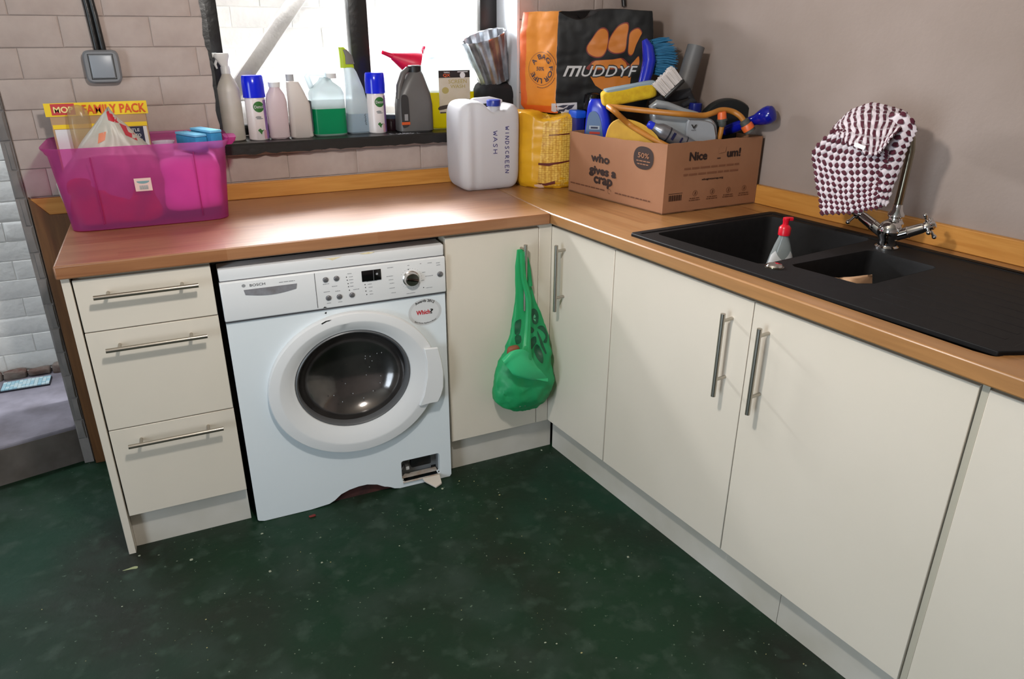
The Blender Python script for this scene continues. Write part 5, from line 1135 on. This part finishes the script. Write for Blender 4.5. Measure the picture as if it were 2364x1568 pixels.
# sponge
p0, p1 = Vector((0.27,0.162,1.243)), Vector((0.434,0.086,1.276)); b = item('car_sponge', 'long yellow car sponge with a grey-blue top edge lying across the box', 'sponge', (p0+p1)/2-Vector((0, 0, .03)))
Xs = frameX(p0, p1, SD); hl_ = (p1-p0).length/2
Xs = Xs @ Matrix.Translation((0, 0, hl_))
obj('foam', MB().puff((0, 0, 0), (.026, .042, hl_), 6, 14, .0016, 20, 6, X=Xs), M('foam_yellow', 'c9a81c', .95, col2='b89416', nscale=40, bump=.4, bscale=150), b, 'W')
tsg = 1 if (Xs @ Vector((1, 0, 0))-Xs @ Vector((0, 0, 0))).z > 0 else -1
obj('grey_layer', MB().puff((.0235*tsg, 0, .006), (.006, .040, hl_*.93), 8, 8, .001, 20, 2, X=Xs), M('foam_grey_blue', '7f8f98', .95), b, 'W')
# white brush
q0, q1 = Vector((0.466,0.005,1.284)), Vector((0.416,0.028,1.311))
b = item('scrubbing_brush', 'white bristle scrubbing brush with black back lying on the sponge end', 'brush', q0-Vector((0, 0, .03)))
ax = (Vector((0.414,0.029,1.318))-Vector((0.463,0.006,1.28))); e1, e2 = Vector((0.422,0.025,1.259)), Vector((0.472,0.002,1.313))
mid = (e1+e2)/2; ln = (e2-e1); bl_ = Vector((0.41,0.031,1.312))-mid
nn_ = Vector((-.42, -.907, 0)); Xbk = Matrix((ln.normalized(), ln.normalized().cross(nn_).normalized(), nn_)).transposed().to_4x4(); Xbk.translation = mid
yv = (Xbk.inverted() @ (mid+bl_)).y; sg = 1 if yv > 0 else -1
obj('brush_back', MB().box((-ln.length*.54, -.013 if sg > 0 else 0, -.028), (ln.length*.54, 0 if sg > 0 else .013, .028), .006, X=Xbk), BLACK, b, 'W')
br = MB(); rg = random.Random(12)
for i in range(15):
    for j in range(6):
        x = -ln.length*.46+ln.length*.92*i/14; z = -.023+.046*j/5; k_ = abs(yv)*1.05*rg.uniform(.95, 1.05)
        for _ in range(3):
            dx, dz = rg.uniform(-.002, .002), rg.uniform(-.002, .002)
            br.tube([(x+dx, 0, z+dz), (x+dx*2+(i-7)*.0003, sg*k_, z+dz*2)], .0013, 4, X=Xbk)
obj('bristles', br, M('bristle_white', 'c8c0bc', .8), b, 'W', kind='stuff')
# car wash brush: blue handle and teal bristles
hp = [(0.459,0.207,1.429), (0.468,0.197,1.404), (0.472,0.189,1.362), (0.462,0.183,1.327), (0.449,0.178,1.292), (0.436,0.173,1.257)]
b = item('wash_brush', 'blue-handled car wash brush with teal bristles standing up behind the sponge', 'brush', Vector(hp[-1])-Vector((0, 0, .03)))
obj('brush_handle', MB().tube(hp, [.010, .020, .023, .022, .020, .016], 18), M('handle_blue', '1a28a8', .2), b, 'W')
br = MB(); c0 = [Vector((0.493,0.213,1.429)), Vector((0.498,0.199,1.375)), Vector((0.497,0.189,1.316))]; rg = random.Random(3)
for i in range(420):
    t_ = rg.random(); base = c0[0].lerp(c0[1], t_*2) if t_ < .5 else c0[1].lerp(c0[2], t_*2-1)
    base += Vector((rg.uniform(-.008, .008), rg.uniform(-.015, .012), 0)); L_ = .075*(.72+.28*math.sin(pi*min(1, t_*1.1)))*rg.uniform(.85, 1.1)
    dv = (Vector((.83, -.30, (.5-t_)*.35+rg.uniform(-.08, .08)))+Vector((rg.uniform(-.1, .1), rg.uniform(-.2, .2), 0))).normalized()
    br.tube([base, base+dv*L_*.6, base+dv*L_+Vector((0, 0, -.004))], [.0016, .0014, .001], 4)
obj('bristles', br, M('bristle_teal', '14648c', .6), b, 'W', kind='stuff')
# grey pipe
g0, g1 = Vector((0.546,0.111,1.19)), Vector((0.61,0.115,1.409)); b = item('grey_pipe', 'grey plastic waste pipe leaning up against the right wall', 'pipe', g0)
Xp = frameX(g0, g1, SD); L_ = (g1-g0).length
obj('pipe_wall', MB().lathe([(.030, 0), (.030, L_), (.0275, L_), (.0275, .0)], 36, X=Xp, cap=False), M('pipe_grey', '5f5f60', .5), b, 'W')
# yellow chamois pad
b = item('chamois_pad', 'flat mustard-yellow rounded pad standing behind the front corner of the box', 'pad', (0.313,-0.002,1.116))
t = MB(); cpts = [Vector((0.275,0.132,1.094)), Vector((0.277,0.125,1.138)), Vector((0.281,0.107,1.167)), Vector((0.29,0.07,1.185)), Vector((0.304,0.013,1.186)), Vector((0.318,-0.037,1.175)), Vector((0.332,-0.082,1.15)), Vector((0.344,-0.11,1.108)), Vector((0.344,-0.11,1.074)), Vector((0.281,0.129,1.042))]
front = sm3(cpts[:-2]+cpts[-2:], 3); off_ = Vector((.42, .907, 0))*.018; k = len(front); vs = front+[p+off_ for p in front]
tri = tessellate_polygon([front]); t.add(vs, list(tri)+[(c__+k, b__+k, a__+k) for a__, b__, c__ in tri]+[(i, (i+1) % k, (i+1) % k+k, i+k) for i in range(k)])
obj('pad_body', t, M('foam_mustard', 'bd922e', .9, col2='b0862a', nscale=20), b, 'W')
# silver oil bottle
V0 = (0.49,-0.072,1.178); b = item('oil_bottle', 'silver-grey oil bottle lying on its side with a small black V mark', 'bottle', Vector(V0)-Vector((0, 0, .08)))
SILV = M('silver_plastic', '8f9498', .32, .25); SILV2 = M('silver_plastic_label', '86888c', .45)
def flat(pts, th, k0=0):
    f = sm3([Vector(p) for p in pts], 3); kk = len(f); of = Vector(SD)*th; m = MB(); tr = tessellate_polygon([f]); c_ = sum(f, Vector())/kk
    ring = [c_+(p-c_)*.93-Vector(SD)*.006 for p in f]; vs = ring+f+[p+of for p in f]
    m.add(vs, list(tr)+[(i, (i+1) % kk, (i+1) % kk+kk, i+kk) for i in range(kk)]+[(i+kk, (i+1) % kk+kk, (i+1) % kk+2*kk, i+2*kk) for i in range(kk)]+[(c2+2*kk, b2+2*kk, a2+2*kk) for a2, b2, c2 in tr]); return m
obj('bottle_body', flat([(0.368,-0.005,1.208), (0.371,-0.017,1.157), (0.404,-0.044,1.116), (0.478,-0.089,1.09), (0.536,-0.127,1.095), (0.536,-0.127,1.161), (0.525,-0.121,1.188), (0.507,-0.102,1.198), (0.462,-0.071,1.197), (0.429,-0.044,1.209), (0.396,-0.018,1.216)], .06), SILV, b, 'W', smooth=50)
obj('bottle_grip', MB().tube([(0.385,0.009,1.206), (0.376,0.014,1.228), (0.388,0.008,1.236), (0.419,-0.007,1.232), (0.46,-0.036,1.215), (0.5,-0.066,1.203)], [.012, .013, .014, .012, .011, .010], 16), SILV, b, 'W')
lo = obj('label', flat([(0.443,-0.089,1.186), (0.449,-0.097,1.107), (0.519,-0.141,1.109), (0.521,-0.136,1.163), (0.508,-0.125,1.187), (0.46,-0.097,1.194)], .01), SILV2, b, 'W', smooth=50)
vp = Vector((0.453,-0.113,1.174)); UK = Vector((.9076, -.4198, 0)); t = MB()
text(t, 'V', vp, .017, .012, U=UK, bold=.06); bars(t, vp-Vector((0, 0, .011)), .015, .002, U=UK, seed=2); obj('lettering', t, INK, lo, 'W')
# silver spray bottle with blue cap
s0, s1 = Vector((0.33,-0.059,1.176)), Vector((0.461,-0.119,1.102)); b = item('spray_bottle', 'slim silver bottle with blue cap lying over the front edge of the box', 'bottle', s1)
Xq = frameX(s0, s1, SD); L_ = (s1-s0).length
obj('bottle_body', MB().lathe([(.012, .0), (.014, .012), (.023, .028), (.0245, .04), (.0245, L_-.01), (.020, L_)], 32, X=Xq), M('silver_metal', '8b8c92', .3, .7), b, 'W')
obj('cap', MB().lathe([(.0, -.016), (.010, -.016), (.0125, -.010), (.0125, .008)], 24, X=Xq), BLUE, b, 'W')
t = MB(); t.lathe([(.0248, .055), (.0248, .060)], 32, X=Xq, cap=False); t.lathe([(.0248, .118), (.0248, .122)], 32, X=Xq, cap=False); obj('dark_bands', t, M('band_dark', '20222c', .4), b, 'W')
t = MB(); ux = (s1-s0).normalized(); vx = Vector(SD).cross(ux).normalized(); vx = vx if vx.z > 0 else -vx
for s_, d_, w_, h_ in (('a', .072, .040, .013), ('b', .100, .034, .008)):
    bars(t, s0+ux*d_-Vector(SD)*.026, w_*.8, h_, U=vx*-1, V=ux, seed=int(d_*1000))
obj('lettering', t, M('ink_navy', '14163c', .4), b, 'W')
# pale bottle with blue cap behind
c0_ = Vector((0.55,0.01,1.223)); b = item('capped_bottle', 'pale grey bottle with a navy cap behind the hose and silver oil bottle', 'bottle', c0_-Vector((0, 0, .1)))
Xc = frameX(Vector((0.547,0.012,1.166)), Vector((0.549,0.011,1.23)), SD)
obj('bottle_body', MB().lathe([(.034, -.08), (.034, .02), (.026, .035), (.018, .042)], 28, X=Xc), SILV2, b, 'W'); obj('cap', MB().lathe([(.022, .036), (.022, .066), (.02, .068), (0, .068)], 28, X=Xc), NAVY, b, 'W')
o = obj('dark_rag', MB().tube([(0.408,0.076,1.232), (0.447,0.058,1.247), (0.492,0.048,1.254), (0.537,0.038,1.263), (0.546,0.023,1.24), (0.508,0.029,1.223)], [.008, .014, .018, .018, .014, .008], 14), M('rag_charcoal', '222226', .9)); props(o, 'twisted charcoal rag between the white brush and the navy cap', 'rag')
# black wheel-like drum
w0 = Vector((0.656,-0.039,1.145)); b = item('hose_reel', 'black round reel standing at the right side of the box behind the hose', 'reel', w0-Vector((0, 0, .08)))
Xw = frameX(w0, w0+Vector((.30, .95, .0)), (0, 0, 1))
obj('reel_rim', MB().lathe([(.070, 0), (.098, .0), (.102, .006), (.102, .036), (.098, .042), (.070, .042)], 56, X=Xw), M('reel_black', '1b1f1f', .4), b, 'W'); obj('reel_disc', MB().lathe([(0, .012), (.07, .012), (.07, .03), (0, .03)], 40, X=Xw, cap=False), M('reel_disc_dark', '0d1216', .5), b, 'W')
# blue nozzle / torch
z0_, z1_ = Vector((0.624,-0.046,1.14)), Vector((0.679,-0.204,1.211)); b = item('water_nozzle', 'dark blue round-ended wand poking out of the box towards the wall', 'wand', z0_)
Xn = frameX(z0_, z1_, SD); L_ = (z1_-z0_).length
obj('wand_body', MB().lathe([(.0, 0), (.016, .002), (.018, L_*.3), (.015, L_*.55), (.017, L_*.72), (.025, L_*.84), (.029, L_*.93), (.029, L_*1.0), (.024, L_*1.06), (.010, L_*1.09), (0, L_*1.09)], 32, X=Xn), M('navy_gloss', '10188a', .12), b, 'W')
# hose
HOSE = M('hose_orange', 'b4762c', .45, col2='a86c26', nscale=20)
b = item('garden_hose', 'orange garden hose looped over the contents of the box with two tap connectors', 'hose', (0.254,0.048,1.213))
def cr3(pts, k=8):
    P = [Vector(p) for p in pts]; o = []
    for i in range(len(P)-1):
        p0 = P[max(i-1, 0)]; p1 = P[i]; p2 = P[i+1]; p3 = P[min(i+2, len(P)-1)]
        o += [.5*(2*p1+(p2-p0)*t_+(2*p0-5*p1+4*p2-p3)*t_*t_+(3*p1-p0-3*p2+p3)*t_**3) for t_ in [j/k for j in range(k)]]
    return o+[P[-1]]
obj('hose_length', MB().tube(cr3([(0.239,0.066,1.228), (0.268,0.019,1.226), (0.328,-0.042,1.22), (0.402,-0.103,1.214), (0.481,-0.112,1.207), (0.514,-0.117,1.212), (0.556,-0.114,1.221), (0.595,-0.121,1.216), (0.613,-0.14,1.203), (0.623,-0.15,1.188)]), .0092, 14), HOSE, b, 'W')
obj('hose_length', MB().tube(cr3([(0.239,0.066,1.228), (0.238,0.022,1.216), (0.295,0.029,1.176), (0.313,-0.023,1.154), (0.332,-0.071,1.135), (0.36,-0.117,1.115)]), .0092, 14), HOSE, b, 'W')
obj('hose_length', MB().tube([(0.557,-0.125,1.174), (0.555,-0.125,1.153), (0.55,-0.122,1.118), (0.55,-0.122,1.09)], .0085, 14), HOSE, b, 'W')
CO = M('connector_orange', 'd8622c', .4); CG = M('connector_grey', '4a4c48', .5)
for top, bot_, r0, in_ in (((0.551,-0.123,1.217), (0.558,-0.126,1.171), .0135, 0), ((0.621,-0.15,1.191), (0.641,-0.166,1.156), .0160, 1)):
    Xk = frameX(top, bot_, SD); L_ = (Vector(bot_)-Vector(top)).length
    if in_: a_ = MB().lathe([(.011, 0), (.016, L_*.1), (.016, L_*.42)], 28, X=Xk); c_ = MB().lathe([(.018, L_*.40), (.0195, L_*.45), (.0195, L_*.85)], 28, X=Xk); d2 = MB().lathe([(.018, L_*.85), (.018, L_*1.05), (.012, L_*1.05), (.012, L_*.7)], 28, X=Xk, cap=False)
    else: a_ = MB().lathe([(.013, L_*.52), (.014, L_*.6), (.012, L_*.95), (.009, L_*1.02)], 28, X=Xk); c_ = MB().lathe([(.0125, 0), (.014, L_*.05), (.0145, L_*.48), (.016, L_*.5)], 28, X=Xk); d2 = MB().lathe([(.0165, L_*.48), (.0165, L_*.62)], 28, X=Xk)
    ko = obj('connector', a_, CG, b, 'W'); obj('connector_ring', c_, CO, ko, 'W'); obj('connector_nose', d2, CG, ko, 'W')

# ---------------------------------------------------------------- green carrier bag on the door handle
gb = thing('carrier_bag', 'green plastic carrier bag hanging from the corner cabinet door handle', 'bag', (-.098, -.02, .78))
GRN = M('bag_green', '44c488', .4, col2='38b87a', nscale=9, transl=.45, tint='48dc98', clear=.14, bump=.3, bscale=30)
rows = [((-0.12,-0.03,0.801), (-0.1,-0.03,0.799), .004), ((-0.126,-0.03,0.748), (-0.084,-0.03,0.743), .006), ((-0.126,-0.03,0.689), (-0.071,-0.03,0.681), .008), ((-0.127,-0.03,0.629), (-0.053,-0.03,0.617), .011), ((-0.139,-0.035,0.571), (-0.031,-0.03,0.551), .016),
        ((-0.153,-0.04,0.521), (-0.017,-0.04,0.505), .022), ((-0.17,-0.045,0.479), (-0.005,-0.04,0.446), .029), ((-0.199,-0.05,0.446), (-0.002,-0.04,0.405), .038), ((-0.217,-0.05,0.402), (-0.001,-0.04,0.354), .046), ((-0.225,-0.05,0.355), (-0.001,-0.04,0.304), .050),
        ((-0.219,-0.05,0.313), (-0.004,-0.04,0.266), .046), ((-0.192,-0.05,0.277), (-0.013,-0.04,0.232), .038), ((-0.147,-0.05,0.241), (-0.032,-0.04,0.214), .026), ((-0.104,-0.05,0.214), (-0.061,-0.04,0.201), .010)]
secs = []
for a, b_, h_ in rows: secs.append(((a[0]+b_[0])/2, .008-h_, (a[2]+b_[2])/2, (b_[0]-a[0])/2, h_, 2.3))
ss = []
for i in range(len(secs)-1):
    for j in range(4): ss.append(tuple(secs[i][q]+(secs[i+1][q]-secs[i][q])*j/4 for q in range(6)))
ss.append(secs[-1]); gm = MB().loft(ss, 56)
def crump(p):
    v = Vector(p); t_ = max(0, min(1, (.78-v.z)/.3)); n_ = noise.noise_vector(v*22)+noise.noise_vector(v*55)*.5; fold_ = math.sin(v.x*260+v.z*30)*.0015*(1-t_)
    v += Vector((n_.x*.005*t_, n_.y*.009*t_+fold_+.012*t_*abs(noise.noise(Vector((v.x*30+v.z*12, 3, v.z*18-v.x*20)))), n_.z*.004*t_)); v.y = min(v.y, .0155); return tuple(v)
gm.v = [crump(p) for p in gm.v]; gt = gm.bvh(); gbo = obj('bag_body', gm, GRN, gb, 'W', smooth=50)
DG = M('print_dark_green', '0f5034', .5)
def gdec(name, polys, mat):
    t = MB()
    for p in polys: poly3(t, sm3([Vector(q) for q in p], 3))
    return obj(name, decal(t, gt, (0, 1, 0), .0015, .012), mat, gbo, 'W')
gdec('flower_print', [[(-0.076,-0.045,0.588), (-0.07,-0.045,0.596), (-0.057,-0.045,0.591), (-0.05,-0.045,0.573), (-0.052,-0.045,0.552), (-0.059,-0.045,0.541), (-0.073,-0.045,0.548), (-0.076,-0.045,0.564)],
    [(-0.054,-0.045,0.526), (-0.04,-0.045,0.532), (-0.025,-0.045,0.521), (-0.019,-0.045,0.495), (-0.028,-0.045,0.474), (-0.04,-0.045,0.479), (-0.029,-0.045,0.496), (-0.039,-0.045,0.514)],
    [(-0.092,-0.045,0.539), (-0.077,-0.045,0.533), (-0.069,-0.045,0.522), (-0.079,-0.045,0.514), (-0.092,-0.045,0.523)], [(-0.09,-0.045,0.488), (-0.069,-0.045,0.503), (-0.065,-0.045,0.483), (-0.078,-0.045,0.467), (-0.088,-0.045,0.462)],
    [(-0.065,-0.045,0.474), (-0.053,-0.045,0.46), (-0.049,-0.045,0.432), (-0.055,-0.045,0.412), (-0.071,-0.045,0.428), (-0.076,-0.045,0.457)], [(-0.056,-0.045,0.517), (-0.045,-0.045,0.488), (-0.034,-0.045,0.442), (-0.041,-0.045,0.444), (-0.052,-0.045,0.473)],
    [(-0.131,-0.045,0.561), (-0.113,-0.045,0.564), (-0.118,-0.045,0.54), (-0.125,-0.045,0.518), (-0.14,-0.045,0.519), (-0.137,-0.045,0.543)], [(-0.141,-0.045,0.513), (-0.121,-0.045,0.512), (-0.124,-0.045,0.491), (-0.14,-0.045,0.487)]], DG)
gdec('print_highlight', [[(-0.068,-0.045,0.574), (-0.062,-0.045,0.574), (-0.058,-0.045,0.561), (-0.063,-0.045,0.551), (-0.07,-0.045,0.559)]], M('print_pale_green', '5fba8c', .5))
def strip(name, L_, Rr, th=.003, mat=GRN):
    m = MB(); f1, f2 = cr3(L_, 6), cr3(Rr, 6); k = min(len(f1), len(f2)); m.grid(lambda u, v: f1[min(k-1, round(v*(k-1)))].lerp(f2[min(k-1, round(v*(k-1)))], u)+Vector((0, -.006*math.sin(pi*u)+.002*math.sin(u*14), 0)), 6, k-1, th); return obj(name, m, mat, gb, 'W', smooth=60)
strip('bag_strap', [(-0.132,-0.045,0.806), (-0.127,-0.045,0.723), (-0.113,-0.05,0.648), (-0.119,-0.06,0.561), (-0.143,-0.09,0.5), (-0.165,-0.105,0.475)], [(-0.118,-0.045,0.808), (-0.111,-0.045,0.721), (-0.093,-0.05,0.645), (-0.099,-0.06,0.558), (-0.113,-0.09,0.494), (-0.114,-0.105,0.453)])
strip('bag_strap', [(-0.112,-0.012,0.798), (-0.101,-0.006,0.753), (-0.091,-0.01,0.678)], [(-0.095,-0.012,0.79), (-0.079,-0.006,0.75), (-0.07,-0.01,0.675)])
m = MB(); nf = netfn([[(-0.222,-0.105,0.471), (-0.19,-0.105,0.496), (-0.152,-0.105,0.498), (-0.121,-0.1,0.475)], [(-0.219,-0.118,0.463), (-0.19,-0.122,0.472), (-0.146,-0.12,0.463), (-0.094,-0.105,0.418)], [(-0.195,-0.118,0.431), (-0.174,-0.122,0.419), (-0.123,-0.115,0.392), (-0.054,-0.1,0.372)], [(-0.167,-0.112,0.4), (-0.144,-0.116,0.397), (-0.104,-0.11,0.38), (-0.054,-0.1,0.359)]])
m.grid(lambda u, v: nf(u, v)+Vector((0, -.004*math.sin(v*11+u*3), .002*math.sin(v*16))), 24, 24, .004); obj('folded_mouth', m, M('bag_green_light', '44d090', .4, transl=.35, tint='38cc88', bump=.3, bscale=30), gb, 'W', smooth=60)
o = obj('brown_packet', MB().puff((-0.162,-0.062,0.476), (.022, .012, .018), 3, 6, .002, 20, 1), M('packet_brown', '8a5038', .7)); props(o, 'reddish-brown packet peeping out of the mouth of the green bag', 'packet')
o = obj('bagged_rubbish', MB().puff((-.095, -.046, .305), (.062, .024, .055), 3, 12, .006, 22, 7), M('rubbish_pale', 'a8b8a0', .8, col2='6a8a6c', nscale=14)); props(o, 'pale crumpled rubbish filling the bottom of the green bag', 'rubbish')

# ---------------------------------------------------------------- floor odds and ends
f0, f1, f2, f3 = (-1.838,1.079,0.16), (-1.687,1.064,0.16), (-1.694,1.137,0.16), (-1.841,1.151,0.16)
b = thing('mosaic_tile', 'thin pale blue mosaic tile lying on the concrete step by the outer wall', 'tile', ((f0[0]+f1[0])/2, (f0[1]+f2[1])/2, .1455))
obj('tile_back', MB().box((-.085, -.040, 0), (.085, .040, .006)), M('tile_back_dark', '1c1a26', .6), b)
m = MB(); rg = random.Random(7)
for i in range(12):
    for j in range(6): x, y = -.0805+i*.0137, -.0375+j*.0127; m.box((x, y, .0062), (x+.0127, y+.0117, .0105+rg.uniform(0, .0006)), mi=rg.randrange(2))
obj('tesserae', m, [M('tessera_blue', '9fc6d4', .2), M('tessera_pale', 'c3dadf', .2)], b, kind='stuff')
m = MB(); rg = random.Random(21)
def crumb(m, x, y, r_, mi=0): m.puff((x, y, r_*.3), (r_*rg.uniform(.7, 1.5), r_*rg.uniform(.6, 1.1), r_*.45), 2.5, 1, r_*.15, 300, rg.random()*9, mi=mi)
for i in range(330):
    x = rg.uniform(-1.7, .15); y = rg.uniform(-1.55, -.02)
    if x > .03+(-y)*.124: continue
    crumb(m, x, y, rg.choice([.0008, .0010, .0012, .0016, .0022]), rg.randrange(3))
for x, y in ((-1.022,-0.048,0)[:2], (-1.37,-0.003,0)[:2], (-1.023,-0.237,0)[:2], (-0.426,-0.054,0)[:2], (-0.878,-0.262,0)[:2], (-0.038,-0.619,0)[:2], (-0.503,-0.151,0)[:2], (-0.003,0.026,0)[:2], (-1.229,-0.087,0)[:2]): crumb(m, x, y, .0042, 0)
o = obj('floor_crumbs', m, [M('crumb_pale', '9aa08c', .9), M('crumb_dusty', '6c7466', .9), M('crumb_yellow', 'a8a070', .9)], kind='stuff'); props(o, 'pale crumbs and grit scattered over the dark green floor', 'debris', kind='stuff')
l0 = (-1.39,-0.055,0); m = MB(); m.plate(smoothpts([(-.024, 0), (-.008, .003), (.006, .006), (.016, .002), (.014, -.006), (0, -.003)], 3), [], .0002, .0014, X=Matrix.Translation((l0[0], l0[1], 0))); o = obj('leaf_scrap', m, M('leaf_yellow_green', '9aa27a', .8)); props(o, 'small pale yellow-green leaf scrap on the floor by the end panel', 'leaf')
l0 = (-0.862,-0.025,0); o = obj('red_scrap', MB().puff((l0[0], l0[1], .003), (.011, .005, .003), 3, 4, .001, 90, 2), M('scrap_red', '6e1c18', .7)); props(o, 'small dark red scrap on the floor in front of the washing machine', 'scrap')
